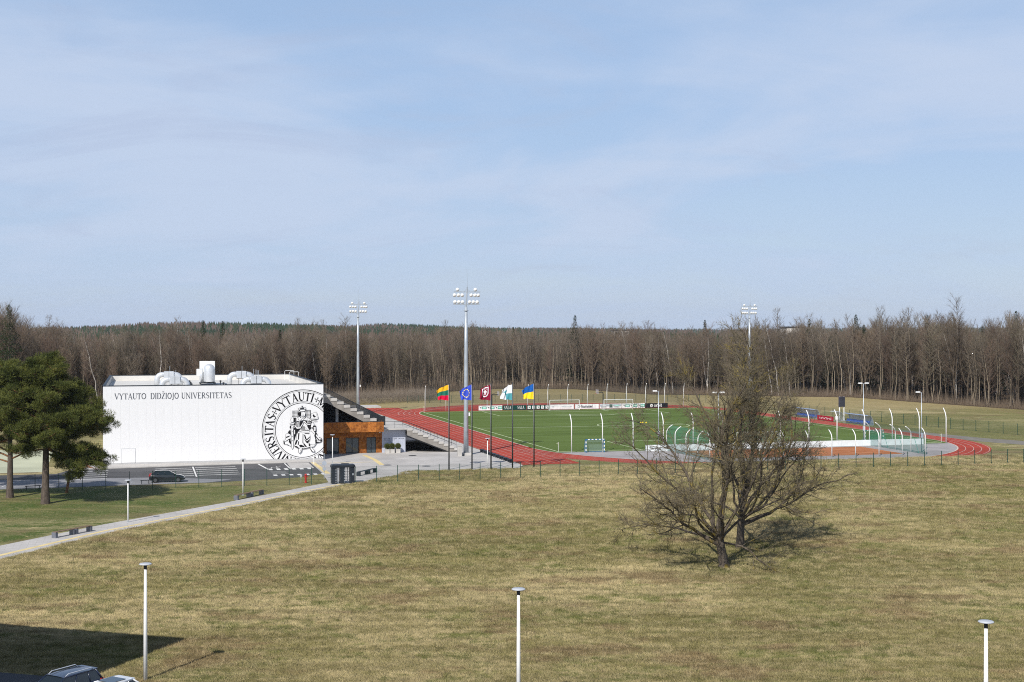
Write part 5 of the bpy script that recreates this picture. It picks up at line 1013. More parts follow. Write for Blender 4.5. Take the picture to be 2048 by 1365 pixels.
def bark(name, col, alt, rnd=0.25, sc=1.2, lichen=None):
    t = NT(name); p = t.mapping(t.objc(), (1, 1, 0.35)); n = t.noise(p, sc * 4, 5, 0.65); c = t.mix(t.ramp(n, 0.35, 0.65), col, alt)
    if lichen: l = t.noise(t.objc(), 0.75, 5, 0.7); c = t.mix(t.ramp(l, 0.53, 0.64, 0, 0.85), c, lichen)
    r = t.new('ShaderNodeObjectInfo').outputs['Random']; c = t.mix(1.0, c, t.ramp(r, 0, 1, 1 - rnd, 1 + rnd), 'MULTIPLY'); t.bump(n, 0.5); return t.set(c, 0.9, 0.1)
BK_ASPEN = bark('aspen_bark', (0.27, 0.225, 0.165), (0.18, 0.145, 0.105)); BK_BIRCH = bark('birch_bark', (0.52, 0.49, 0.45), (0.30, 0.27, 0.24)); BK_DARK = bark('dark_bark', (0.115, 0.09, 0.066), (0.07, 0.055, 0.042))
TW_A = bark('brown_twigs', (0.168, 0.128, 0.092), (0.112, 0.085, 0.061), 0.3); TW_B = bark('reddish_twigs', (0.165, 0.116, 0.088), (0.112, 0.078, 0.059), 0.3); TW_C = bark('grey_twigs', (0.19, 0.158, 0.122), (0.13, 0.105, 0.082), 0.25); TW_D = bark('olive_grey_twigs', (0.165, 0.142, 0.100), (0.11, 0.094, 0.066), 0.3)
def forest_tree(seed, hgt, lean, crown_at, spread, trunk_m, twig_m, r0, nb=44, tw=15, forks=1):
    rg = np.random.default_rng(seed); m = 10; z = np.linspace(0, hgt, m); wob = np.cumsum(rg.normal(0, 0.16, (m, 2)), 0); wob[0] = 0
    tr = np.stack([wob[:, 0] - lean * z * (0.6 + 0.4 * z / hgt), wob[:, 1], z], 1); rs = r0 * (1 - z / hgt) ** 0.8 + 0.015
    stems = [(tr, rs, crown_at)]
    for q in range(forks - 1):                               # codominant stems leaving the trunk low down
        k = int(rg.integers(2, 5)); az = rg.uniform(0, 6.283); n2 = 8; top = hgt * rg.uniform(0.82, 0.98); f = np.linspace(0, 1, n2).reshape(-1, 1); out_ = np.array([[math.cos(az), math.sin(az), 0]]) * rg.uniform(1.2, 2.6) * np.sqrt(f)
        st = tr[k] + np.concatenate([np.zeros((n2, 2)), f * (top - tr[k][2])], 1) + out_ + np.cumsum(rg.normal(0, 0.10, (n2, 3)), 0) * f; stems.append((st, rs[k] * 0.7 * (1 - f[:, 0]) ** 0.8 + 0.012, 0.12))
    tv, tf = tubes_np([(a, b) for a, b, _ in stems], 5); paths = []; P0 = []; P1 = []; rr = []
    for si, (st, _, ca) in enumerate(stems):
        m_ = len(st)
        for b in range(nb // len(stems)):
            g = (b + rg.random()) / (nb // len(stems)); f = ca + (1 - ca) * g; i = f * (m_ - 1); k = min(int(i), m_ - 2); p = st[k] + (st[k + 1] - st[k]) * (i - k)
            az = b * 2.4 + si + rg.normal(0, 0.4); up = rg.uniform(0.5, 1.3) + 0.5 * g; l = spread * (0.35 + 0.75 * math.sin(math.pi * (0.18 + 0.70 * g))) * rg.uniform(0.55, 1.2)
            d = np.array([math.cos(az), math.sin(az), up]); d /= np.linalg.norm(d); q1 = p + d * l * 0.5; d2 = d + np.array([0, 0, 0.35]) + rg.normal(0, 0.22, 3); d2 /= np.linalg.norm(d2); q2 = q1 + d2 * l * 0.5
            paths.append(([p, q1, q2], [0.036 * l / spread + 0.012, 0.024, 0.006]))
            for _ in range(tw):
                h = rg.uniform(0.15, 1.0); s0 = p + (q1 - p) * h * 2 if h < 0.5 else q1 + (q2 - q1) * (h * 2 - 1); e = d + rg.normal(0, 0.7, 3) + np.array([0, 0, 0.3]); e /= np.linalg.norm(e); P0.append(s0); P1.append(s0 + e * rg.uniform(0.5, 1.5) * spread / 3.0); rr.append(rg.uniform(0.008, 0.015))
    bv, bf = tubes_np(paths, 3); sv, sf = spikes(P0, P1, rr)
    tm = np_mesh('forest_trunk', tv, [tf], trunk_m, smooth=True); V = np.concatenate([bv, sv]); cm = np_mesh('forest_crown', V, [bf, sf + len(bv)], twig_m)
    allv = np.concatenate([tv, V]); jm = np_mesh('forest_tree_joined', allv, [tf, bf + len(tv), sf + len(tv) + len(bv)], [trunk_m, twig_m], np.concatenate([np.zeros(len(tf)), np.ones(len(bf) + len(sf))]))
    return tm, cm, jm
KIND = {'aspen': [forest_tree(10 + i, 19, (0.10, 0.03, -0.02, 0.14)[i], 0.42, 2.3, BK_ASPEN, TW_C, 0.13, 42, 16) for i in range(4)],
        'birch': [forest_tree(30 + i, 20, (0.12, 0.04, 0.17)[i], 0.40, 2.8, BK_BIRCH, TW_C, 0.16, 44, 18) for i in range(3)],
        'dark': [forest_tree(50 + i, 18, (0.02, -0.04, 0.05, 0.0, 0.03, -0.02)[i], 0.20, (3.2, 3.6, 2.8, 3.9, 3.0, 3.4)[i], BK_DARK, (TW_A, TW_B, TW_D, TW_A, TW_D, TW_C)[i], 0.20, 72, 24, (3, 2, 4, 3, 2, 4)[i]) for i in range(6)]}
KLAB = {'aspen': ('slender_bare_tree', 'slender bare forest tree with pale straight trunk at the wood edge', 'tree', 'slender pale trees of the wood edge'), 'birch': ('birch_tree', 'bare birch with whitish trunk at the wood edge', 'tree', 'birches of the wood edge'), 'dark': ('bare_forest_tree', 'dark brown bushy bare tree standing in the wood behind the stadium', 'tree', 'dark bare trees of the wood')}
EDGE = [(-175, 330), (-119, 345), (-80, 352), (-52, 372), (-30, 392), (-22, 420), (-4, 444), (20, 441), (41, 405), (70, 396), (96, 388), (108, 359), (122, 328), (140, 285), (170, 262)]
ex_, ey_ = np.array(EDGE).T
def edge_y(x): return np.interp(x, ex_, ey_)
rg = np.random.default_rng(7)
def in_view(x, y, m=26): return abs(x) < y * 1024 / FPX + m
cand = []
while len(cand) < 330:
    x = rg.uniform(-170, 168); y = edge_y(x) + abs(rg.normal(0, 15)) + rg.uniform(0, 3)
    if not in_view(x, y, 4) or any((x - a) ** 2 + (y - b) ** 2 < 2.6 for a, b, *_ in cand): continue
    pxx = 1024 + FPX * x / y; q = rg.random()
    if 780 < pxx < 1180: k = 'aspen' if q < 0.84 else 'birch' if q < 0.88 else 'dark'
    elif pxx > 1540: k = 'aspen' if q < 0.46 else 'birch' if q < 0.58 else 'dark'
    elif pxx < 620: k = 'dark' if q < 0.74 else 'birch' if q < 0.86 else 'aspen'
    else: k = 'dark' if q < 0.78 else 'aspen' if q < 0.95 else 'birch'
    cand.append((x, y, k, pxx))
cnt = {'aspen': 0, 'birch': 0, 'dark': 0}
protos = {}
def h_scale(pxx, y):
    top = np.interp(pxx, [0, 90, 200, 640, 900, 1150, 1300, 1420, 1560, 1750, 1900, 2048], [640, 655, 668, 664, 664, 664, 662, 668, 654, 643, 636, 631])
    return (CAM_H + (YH - top) * y / FPX) / 19.0 * (1 + 0.05 * math.sin(pxx * 0.021 + 1) + 0.05 * math.sin(pxx * 0.053 + 0.02 * y) + 0.03 * math.sin(pxx * 0.13))
for (x, y, k, pxx) in cand:
    i = int(rg.integers(len(KIND[k]))); nm, lb, ct, gp_ = KLAB[k]; tm, cm, jm = KIND[k][i]
    side = ('left of the grandstand' if pxx < 700 else 'behind the far bend of the track' if pxx < 1250 else 'beyond the bare near trees' if pxx < 1620 else 'on the right beyond the green fence')
    t = thing(nm, lb.replace(' at the wood edge', '').replace(' standing in the wood behind the stadium', '') + ' ' + side, ct, (x, y, -0.05), rg.uniform(0, 6.28) if k == 'dark' else rg.normal(0, 0.35), gp_ + ' ' + side)
    s = h_scale(pxx, y) * rg.uniform(0.74, 1.06); t.scale = (s * rg.uniform(0.85, 1.2),) * 2 + (s,)
    link('trunk', tm, t); link('crown', cm, t)
pcol = bpy.data.collections.new('woodland_prototypes'); order = []
for k in ('aspen', 'birch', 'dark'):
    for i, (tm, cm, jm) in enumerate(KIND[k]): pcol.objects.link(bpy.data.objects.new('proto_%02d_tree' % len(order), jm)); order.append(k)
def gn_scatter(name, pts, rot, scl, idx, coll):
    me = bpy.data.meshes.new(name); me.vertices.add(len(pts)); me.vertices.foreach_set('co', np.asarray(pts, np.float32).ravel())
    for an, ty, dat in (('rz', 'FLOAT', rot), ('sc', 'FLOAT', scl), ('id_', 'INT', idx)):
        at = me.attributes.new(an, ty, 'POINT'); at.data.foreach_set('value', np.asarray(dat, np.int32 if ty == 'INT' else np.float32))
    o = link(name, me); ng = bpy.data.node_groups.new(name + '_nodes', 'GeometryNodeTree'); ng.interface.new_socket('Geometry', in_out='INPUT', socket_type='NodeSocketGeometry'); ng.interface.new_socket('Geometry', in_out='OUTPUT', socket_type='NodeSocketGeometry')
    n = ng.nodes; gi = n.new('NodeGroupInput'); go = n.new('NodeGroupOutput'); ci = n.new('GeometryNodeCollectionInfo'); ci.inputs[0].default_value = coll; ci.inputs[1].default_value = True; ci.inputs[2].default_value = True
    ip = n.new('GeometryNodeInstanceOnPoints'); ip.inputs['Pick Instance'].default_value = True
    def na(nm, ty): a = n.new('GeometryNodeInputNamedAttribute'); a.data_type = ty; a.inputs[0].default_value = nm; return a.outputs[0]
    cx = n.new('ShaderNodeCombineXYZ'); ng.links.new(na('rz', 'FLOAT'), cx.inputs[2]); ng.links.new(gi.outputs[0], ip.inputs['Points']); ng.links.new(ci.outputs[0], ip.inputs['Instance']); ng.links.new(na('id_', 'INT'), ip.inputs['Instance Index']); ng.links.new(cx.outputs[0], ip.inputs['Rotation'])
    ng.links.new(na('sc', 'FLOAT'), ip.inputs['Scale']); ng.links.new(ip.outputs[0], go.inputs[0]); md = o.modifiers.new('scatter', 'NODES'); md.node_group = ng
    return o
pts = []; rot = []; scl = []; idx = []
while len(pts) < 3600:
    x = rg.uniform(-230, 230); dpt = rg.uniform(6, 190) if rg.random() < 0.7 else rg.uniform(6, 60); y = edge_y(x) + dpt
    if not in_view(x, y): continue
    pxx = 1024 + FPX * x / y; q = rg.random()
    k = ('aspen' if q < 0.7 else 'dark') if 780 < pxx < 1180 else ('dark' if q < 0.76 else 'aspen' if q < 0.94 else 'birch')
    ids = [i for i, kk in enumerate(order) if kk == k]; pts.append((x, y, 0)); rot.append(rg.uniform(0, 6.28) if k == 'dark' else rg.normal(0, 0.4)); scl.append(min(h_scale(pxx, y), 1.25) * rg.uniform(0.70, 1.0) * (1.0 + 0.14 * (rg.random() < 0.06))); idx.append(ids[int(rg.integers(len(ids)))])
wo = gn_scatter('woodland', pts, rot, scl, idx, pcol); wo['kind'] = 'stuff'; tag(wo, 'brown leafless wood filling the depth behind the edge trees', 'woodland')
# undergrowth of saplings and brush at the wood edge
n = 26000; x = rg.uniform(-170, 168, n); dp = rg.gamma(1.3, 6.0, n); y = np.array([edge_y(a) for a in x]) + dp - 2.0
grow = np.where((x > -60) & (x < -18), 1.6, 1.0); h_ = rg.uniform(0.7, 3.2, n) * grow; P0 = np.stack([x, y, np.zeros(n)], 1); P1 = P0 + np.stack([rg.normal(0, 0.45, n), rg.normal(0, 0.45, n), h_], 1)
k = rg.random(n) < 0.6; Q0 = P0[k] + (P1[k] - P0[k]) * rg.uniform(0.3, 0.8, (k.sum(), 1)); Q1 = Q0 + np.stack([rg.normal(0, 0.5, k.sum()), rg.normal(0, 0.5, k.sum()), rg.uniform(0.3, 1.2, k.sum())], 1)
V, F_ = spikes(np.concatenate([P0, Q0]), np.concatenate([P1, Q1]), np.concatenate([np.full(n, 0.022), np.full(k.sum(), 0.014)]))
o = link('undergrowth', np_mesh('undergrowth', V, [F_], TW_A)); o['kind'] = 'stuff'; tag(o, 'brown leafless brush along the foot of the wood', 'undergrowth')
# grey thicket left of the far bend
n = 9000; c_ = np.array([(-42, 352), (-36, 356), (-30, 362), (-26, 368), (-48, 349), (-55, 347), (-23, 376)]); ci_ = rg.integers(len(c_), size=n); P0 = np.stack([c_[ci_, 0] + rg.normal(0, 2.6, n), c_[ci_, 1] + rg.normal(0, 3, n), rg.uniform(0, 2.2, n)], 1); P1 = P0 + np.stack([rg.normal(0, 0.8, n), rg.normal(0, 0.8, n), rg.uniform(0.4, 2.2, n)], 1)
V, F_ = spikes(P0, P1, np.full(n, 0.022)); o = link('thicket', np_mesh('thicket', V, [F_], TW_C)); o['kind'] = 'stuff'; tag(o, 'grey leafless thicket beyond the start of the sprint straight', 'thicket')
ff = MB().flat([(a, b - 1.5) for a, b in EDGE] + [(400, 900), (-400, 900)], 0.012); struct('forest_floor', ff, M('leaf_litter', (0.10, 0.072, 0.048), 0.95, 0.05, 0, 0.3, 0.3), False)
# ------------------------------------------------------------------ conifers
NEEDLE_D = bark('dark_spruce_needles', (0.022, 0.040, 0.016), (0.036, 0.058, 0.022), 0.3, 1.0)
def spruce_mesh(seed, hgt, wd):
    rg_ = np.random.default_rng(seed); P0 = []; P1 = []; rr = []
    for i in range(2600):
        f = rg_.random() ** 0.8; z = hgt * (0.12 + 0.88 * f); rad_ = wd * 2.5 * (1 - f) ** 0.9 * (0.75 + 0.35 * math.sin(f * 46 + 1)) + 0.12; az = rg_.uniform(0, 6.283); g = rg_.random() ** 0.6; b = np.array([math.cos(az), math.sin(az), 0]) * rad_ * g
        p = np.array([0, 0, z]) + b + np.array([0, 0, -0.35 * rad_ * g]); e = np.array([math.cos(az), math.sin(az), -0.45]) + rg_.normal(0, 0.35, 3); P0.append(p); P1.append(p + e / np.linalg.norm(e) * rg_.uniform(0.35, 0.8) * (0.4 + 1.0 * (1 - f))); rr.append(rg_.uniform(0.05, 0.13) * (0.35 + 1.2 * (1 - f)))
    return spikes(P0, P1, rr)
def spruce(label, px, top, D, wd, seed):
    X = (px - 1024) * D / FPX; hgt = CAM_H + (YH - top) * D / FPX; V, F_ = spruce_mesh(seed, hgt, wd); t = thing('spruce_tree', label, 'tree', (X, D, 0), 0, 'evergreens rising from the wood'); link('crown', np_mesh('spruce_crown', V, [F_], NEEDLE_D), t)
    tv, tf = tubes_np([([(0, 0, 0), (0, 0, hgt * 0.5), (0, 0, hgt * 0.97)], [0.26, 0.16, 0.03])], 6); link('trunk', np_mesh('spruce_trunk', tv, [tf], BK_DARK), t)
for a in (('dark spruce rising from the wood at the left edge of the picture', 18, 609, 336, 3.0, 1), ('lone conical spruce standing out above the middle of the wood', 1150, 630, 455, 2.6, 2), ('thin ragged pine top above the wood right of the lone spruce', 1410, 640, 440, 1.7, 3), ('short dark spruce above the hall roof, left one of two', 406, 641, 450, 1.6, 4), ('short dark spruce above the hall roof, right one of two', 445, 642, 455, 1.5, 5), ('dark spruce in the right wood beside a white birch', 1619, 638, 418, 2.5, 6), ('broad dark spruce top in the right wood', 1712, 629, 416, 2.6, 7), ('green-black spruce in the depth of the right wood', 1728, 650, 402, 2.0, 8), ('small bright pine top on the right skyline', 1855, 630, 402, 1.6, 9), ('olive spruce on the right skyline near the picture edge', 2032, 622, 372, 2.6, 10), ('dark narrow spruce in the wood left of the middle mast', 1027, 655, 470, 1.3, 11), ('dark spruce half hidden in the wood at far left', 2, 640, 345, 2.6, 12), ('low dark spruce among pale trunks left of the single-headed court light', 1780, 655, 396, 1.7, 13), ('dark spruce low in the wood behind the scoreboard', 1660, 672, 408, 1.6, 14), ('dark spruce in the wood between the hall roof and the left mast', 560, 660, 392, 1.5, 15), ('low dark spruce in the wood left above the hall', 262, 668, 372, 1.7, 16), ('dark spruce low in the wood near the right picture edge', 1965, 652, 372, 1.8, 17)): spruce(*a)
# ------------------------------------------------------------------ the two bare trees on the meadow
BK_NEAR = bark('lichen_covered_bark', (0.130, 0.108, 0.085), (0.072, 0.058, 0.046), 0.05, 1.6, (0.22, 0.165, 0.030)); TW_NEAR = bark('fine_twigs', (0.165, 0.140, 0.095), (0.105, 0.088, 0.060), 0.05, 1.0, (0.26, 0.20, 0.045))
def bare_tree(label, X, D, seed, limbs, trunk_h, r0, lean=(0, 0)):
    rg_ = np.random.default_rng(seed); thick = []; mid = []; P0 = []; P1 = []; rr = []
    def wander(p, d, L_, n, up, jit):
        pts = [np.array(p, float)]; d = np.array(d, float); d /= np.linalg.norm(d)
        for i in range(n):
            d = d + rg_.normal(0, jit, 3) + np.array([0, 0, up]); d /= np.linalg.norm(d); pts.append(pts[-1] + d * L_ / n)
        return pts
    def at(pts, f): i = f * (len(pts) - 1); k = min(int(i), len(pts) - 2); return pts[k] + (pts[k + 1] - pts[k]) * (i - k), pts[k + 1] - pts[k]
    def side(d, ang):
        d = d / np.linalg.norm(d); a = rg_.normal(0, 1, 3); a -= d * a.dot(d); a /= np.linalg.norm(a); return d * math.cos(ang) + a * math.sin(ang)
    tp = [np.array([0, 0, -0.1]), np.array([0.02, 0, 0.35]), np.array([lean[0] * 0.5, lean[1] * 0.5, trunk_h * 0.55]), np.array([lean[0], lean[1], trunk_h])]; thick.append((tp, [r0 * 1.45, r0 * 1.05, r0 * 0.92, r0 * 0.85]))
    def twig(p, d, L_):
        e = p + d * L_; P0.append(p); P1.append(e); rr.append(0.0095 + 0.003 * L_)
    for (d, L_, r, hb, up) in limbs:
        base = tp[2] + (tp[3] - tp[2]) * hb; n = max(6, int(L_ / 0.9)); lp = wander(base, d, L_, n, up, 0.15); r *= 0.86; thick.append((lp, [r * (1 - 0.88 * i / n) + 0.012 for i in range(n + 1)]))
        for c in range(int(L_ * 2.0)):
            f = rg_.uniform(0.26, 1.0) ** 0.85; p, dd = at(lp, f); l2 = (0.36 * L_ * (1 - f) + 1.5) * rg_.uniform(0.55, 1.15); r2 = max(0.016, r * (1 - 0.88 * f) * 0.5); n2 = max(4, int(l2 / 0.55)); sp_ = wander(p, side(dd, rg_.uniform(0.5, 1.1)), l2, n2, 0.055, 0.17); mid.append((sp_, [r2 * (1 - 0.8 * i / n2) + 0.006 for i in range(n2 + 1)]))
            for c3 in range(int(l2 * 3.6) + 3):
                f3 = rg_.uniform(0.12, 1.0); p3, d3 = at(sp_, f3); l3 = rg_.uniform(0.55, 1.75) * (1.1 - 0.4 * f3); q = side(d3, rg_.uniform(0.4, 1.0)); m3 = p3 + q * l3 * 0.5; q2 = q + rg_.normal(0, 0.25, 3) + np.array([0, 0, 0.12]); q2 /= np.linalg.norm(q2)
                P0.append(p3); P1.append(m3 + q * 0.18); rr.append(0.015); twig(m3, q2, l3 * 0.75)
                for c4 in range(4): g = rg_.uniform(0.1, 0.95); s0 = p3 + q * l3 * g * 0.7; e = side(q, rg_.uniform(0.4, 1.1)); twig(s0, e, rg_.uniform(0.18, 0.5))
        for c4 in range(10): p, dd = at(lp, rg_.uniform(0.8, 1)); twig(p, side(dd, 0.6), rg_.uniform(0.4, 0.9))
    t = thing('bare_tree', label, 'tree', (X, D, 0), 0, 'bare trees on the meadow'); v1, f1 = tubes_np(thick, 7); link('trunk', np_mesh('trunk_and_limbs', v1, [f1], BK_NEAR, smooth=True), t)
    v2, f2 = tubes_np(mid, 4); v3, f3 = spikes(P0, P1, rr); link('crown', np_mesh('bare_crown', np.concatenate([v2, v3]), [f2, f3 + len(v2)], TW_NEAR), t)
A = [((-0.06, 0.15, 1.0), 17.0, 0.22, 1.0, 0.03), ((0.12, -0.1, 1.0), 16.0, 0.19, 1.0, 0.03), ((-0.40, 0.3, 0.9), 14.2, 0.18, 0.8, 0.07), ((0.48, 0.1, 0.9), 12.5, 0.16, 0.9, 0.07), ((-0.30, -0.5, 0.9), 10.5, 0.14, 0.7, 0.04), ((-0.97, -0.1, 0.30), 10.5, 0.17, 0.35, 0.03), ((-0.8, 0.2, 0.6), 11.0, 0.14, 0.5, 0.04), ((-0.62, -0.35, 0.8), 12.0, 0.14, 0.8, 0.05), ((-0.55, 0.1, 0.9), 13.0, 0.15, 0.9, 0.05), ((0.3, 0.3, 0.95), 13.5, 0.15, 0.9, 0.04), ((-0.8, 0.5, 0.42), 10.5, 0.13, 0.5, 0.03), ((0.75, -0.35, 0.10), 5.4, 0.10, 0.6, -0.035), ((0.65, 0.6, 0.6), 9.0, 0.12, 0.6, 0.04), ((0.35, -0.8, 0.55), 7.5, 0.11, 0.6, 0.03), ((-0.75, -0.6, 0.6), 8.2, 0.11, 0.7, 0.03)]
B = [((0.03, 0.1, 1.0), 17.0, 0.22, 1.0, 0.03), ((0.22, 0.2, 1.0), 16.8, 0.20, 1.0, 0.03), ((-0.25, 0.1, 1.0), 15.0, 0.17, 1.0, 0.05), ((0.50, 0.2, 0.95), 14.6, 0.17, 0.8, 0.06), ((0.92, -0.1, 0.40), 12.0, 0.16, 0.4, 0.02), ((0.85, 0.45, 0.55), 11.5, 0.14, 0.6, 0.03), ((0.5, -0.7, 0.6), 8.5, 0.12, 0.6, 0.03), ((-0.6, 0.5, 0.7), 9.0, 0.12, 0.7, 0.04), ((0.95, 0.2, 0.2), 10.5, 0.13, 0.3, 0.03), ((0.75, -0.35, 0.7), 11.5, 0.14, 0.7, 0.05), ((0.62, 0.3, 0.85), 12.5, 0.14, 0.9, 0.05), ((0.36, -0.2, 0.95), 14.0, 0.15, 1.0, 0.04), ((-0.5, -0.3, 0.8), 9.5, 0.12, 0.8, 0.04), ((0.3, 0.8, 0.6), 9, 0.12, 0.7, 0.03)]
bare_tree('front one of two spreading bare trees, with the low left limb and drooping yellow branch', 17.0, 109.8, 21, A, 2.5, 0.40, (-0.35, 0.1)); bare_tree('rear one of two spreading bare trees, its trunk just right behind the front one', 19.95, 119.7, 34, B, 2.9, 0.36, (0.15, 0))
# ------------------------------------------------------------------ pines on the left lawn
NEEDLE = NT('pine_needles'); _n = NEEDLE.noise(NEEDLE.objc(), 0.8, 4, 0.6); _c = NEEDLE.mix(NEEDLE.ramp(_n, 0.3, 0.7), (0.042, 0.058, 0.012), (0.122, 0.130, 0.027)); NEEDLE.b.inputs['Subsurface Weight'].default_value = 0.0; NEEDLE_M = NEEDLE.set(_c, 0.7, 0.2)
BK_PINE = bark('pine_bark', (0.135, 0.108, 0.088), (0.075, 0.06, 0.05), 0.05, 1.4); BK_PINEUP = bark('orange_pine_limb', (0.26, 0.13, 0.065), (0.13, 0.075, 0.045), 0.05, 1.4)
def needles(cents, rad_, per, rg_, ln=(0.16, 0.32), wd=0.019):
    n = len(cents); C_ = np.repeat(cents, per, 0); Rr = np.repeat(rad_, per).reshape(-1, 1); dr = rg_.normal(0, 1, (n * per, 3)); dr /= np.linalg.norm(dr, axis=1, keepdims=True); rad3 = rg_.random((n * per, 1)) ** 0.45
    p = C_ + dr * Rr * rad3 * np.array([[1, 1, 0.62]]); e = dr * 0.8 + np.array([[0, 0, 0.55]]) + rg_.normal(0, 0.4, (n * per, 3)); e /= np.linalg.norm(e, axis=1, keepdims=True); l = rg_.uniform(ln[0], ln[1], (n * per, 1)); s_ = np.cross(e, rg_.normal(0, 1, (n * per, 3))); s_ /= np.linalg.norm(s_, axis=1, keepdims=True) + 1e-9
    V = np.stack([p - s_ * wd, p + s_ * wd, p + e * l + s_ * wd * 0.4, p + e * l - s_ * wd * 0.4], 1).reshape(-1, 3); F_ = (np.arange(n * per) * 4).reshape(-1, 1) + np.array([[0, 1, 2, 3]]); return V, F_
def pine(label, X, D, seed, limbs, hgt, r0, per=150, extra=0):
    rg_ = np.random.default_rng(seed); z = np.linspace(-0.1, hgt, 9); tp = np.stack([0.10 * np.sin(z * 0.5 + seed) * z / hgt * 2, 0.1 * np.cos(z * 0.4) * z / hgt, z], 1); rs = r0 * (1 - z / (hgt * 1.06)) ** 0.75 + 0.02; rs[0] *= 1.25
    lo_, up_ = [], []; cents = []; rads = []
    for (dx, dy, z0, L_, rise) in limbs:
        i = (z0 + 0.1) / (hgt + 0.1) * 8; k = min(int(i), 7); p = tp[k] + (tp[k + 1] - tp[k]) * (i - k); d = np.array([dx, dy, rise], float); d /= np.linalg.norm(d); pts = [p]; n = max(4, int(L_ / 0.8))
        for j in range(n): d = d + rg_.normal(0, 0.12, 3) + np.array([0, 0, 0.02]); d /= np.linalg.norm(d); pts.append(pts[-1] + d * L_ / n)
        (up_ if z0 > hgt * 0.5 else lo_).append((pts, [0.055 + 0.012 * L_ * (1 - j / n) for j in range(n + 1)]))
        m = int(5 + L_ * 3.4)
        for j in range(m):
            f = rg_.uniform(0.34, 1.05) ** 0.8; ii = min(f, 1.0) * n; kk = min(int(ii), n - 1); q = pts[kk] + (pts[kk + 1] - pts[kk]) * (ii - kk); off = np.clip(rg_.normal(0, 1, 3), -1.5, 1.5) * np.array([0.58, 0.58, 0.30]) * (0.45 + 0.17 * L_); c = q + off + np.array([0, 0, 0.15]); cents.append(c); rads.append(rg_.uniform(0.42, 0.84)); up_.append(([q, (q + c) / 2 + np.array([0, 0, -0.08]), c], [0.03, 0.022, 0.01]))
    t = thing('pine_tree', label, 'tree', (X, D, 0), 0, 'pines on the left lawn'); v, f = tubes_np([(tp, rs)], 10); link('trunk', np_mesh('pine_trunk', v, [f], BK_PINE, smooth=True), t); v, f = tubes_np(lo_ + up_, 5); link('limbs', np_mesh('pine_limbs', v, [f], BK_PINEUP), t)
    V, F_ = needles(np.array(cents), np.array(rads), per, rg_); link('crown', np_mesh('pine_crown', V, [F_], NEEDLE_M), t)
def pine_limbs(seed, z0, z1, n, Lf, bias=(0, 0)):
    rg_ = np.random.default_rng(seed); out_ = []
    for i in range(n): f = (i + 0.5) / n; az = i * 2.4 + rg_.normal(0, 0.3); L_ = Lf(f) * rg_.uniform(0.8, 1.15); out_.append((math.cos(az) + bias[0], math.sin(az) + bias[1], z0 + (z1 - z0) * f, L_, 0.18 + 0.85 * f))
    return out_
P1L = pine_limbs(3, 7.0, 15.4, 30, lambda f: 5.8 * (1 - 0.80 * f) * (0.62 + 0.38 * min(1, f * 4)), (-0.12, -0.05)) + [(1, -0.1, 6.4, 6.5, 0.02), (1, 0.3, 7.2, 6.4, 0.08), (0.9, -0.5, 6.2, 5.2, -0.12), (1, 0.1, 8.2, 6.6, 0.12), (0.9, 0.2, 9.6, 5.0, 0.2), (0.7, -0.7, 8.6, 5.2, 0.2), (0.8, 0.1, 5.6, 5.0, -0.30), (1, -0.3, 6.8, 6.4, -0.10), (0.95, -0.2, 6.2, 6.2, -0.32), (1, 0, 7.6, 6.5, -0.02), (0.7, -0.3, 6.4, 5.4, -0.50), (0.9, 0.1, 6.0, 6.0, -0.44), (0.3, -0.9, 7.0, 4.2, -0.1), (-0.3, -0.9, 7.6, 4.4, 0.0), (0.8, -0.6, 7.8, 5.4, 0.0), (0.9, 0.4, 8.8, 5.6, 0.1), (0.6, -0.8, 6.8, 5.0, -0.15), (0.85, -0.1, 9.8, 5.0, 0.12), (0.7, 0.3, 10.8, 4.4, 0.3), (-0.7, -0.5, 8.2, 5.0, 0.1), (-0.9, 0.1, 7.2, 4.6, 0.0), (0.9, -0.3, 8.8, 5.4, 0.02), (0.5, -0.8, 9.6, 4.4, 0.15), (0.75, -0.35, 11.6, 3.8, 0.3), (-0.9, -0.2, 6.0, 3.2, 0.1), (-0.9, 0.2, 9.0, 5.6, 0.35), (-0.5, -0.8, 7.4, 4.6, 0.3), (-0.8, -0.3, 11.5, 5.2, 0.7), (0.5, -0.4, 11.4, 4.2, 0.9)]
pine('large pine on the lawn in front of the hall, its crown overlapping the white wall', -51.3, 150.3, 5, P1L, 16.4, 0.42, 250)
P2L = pine_limbs(8, 6.8, 14.4, 24, lambda f: 5.4 * (1 - 0.78 * f), (0, 0)) + [(-1, -0.1, 4.6, 5.2, 0.55), (1, -0.2, 4.4, 4.6, 0.6), (-0.9, 0.3, 5.0, 5.0, 0.6), (1, 0.2, 5.2, 5.0, 0.65), (-1, 0.1, 4.0, 4.8, 0.2), (0.9, -0.3, 7.2, 4.8, 0.05), (-0.8, -0.5, 7.6, 4.6, 0.1), (0.2, -0.95, 8.4, 4.2, 0.1), (-0.9, 0.2, 6.6, 5.0, -0.05)]
pine('second pine at the left picture edge with forked bare lower limbs', -57.2, 155.7, 12, P2L, 14.4, 0.36, 230)
P3L = pine_limbs(15, 6.5, 14.0, 20, lambda f: 5.0 * (1 - 0.6 * f)); pine('pine at the far left, only partly inside the picture', -65.5, 163, 19, P3L, 14.6, 0.32, 180)
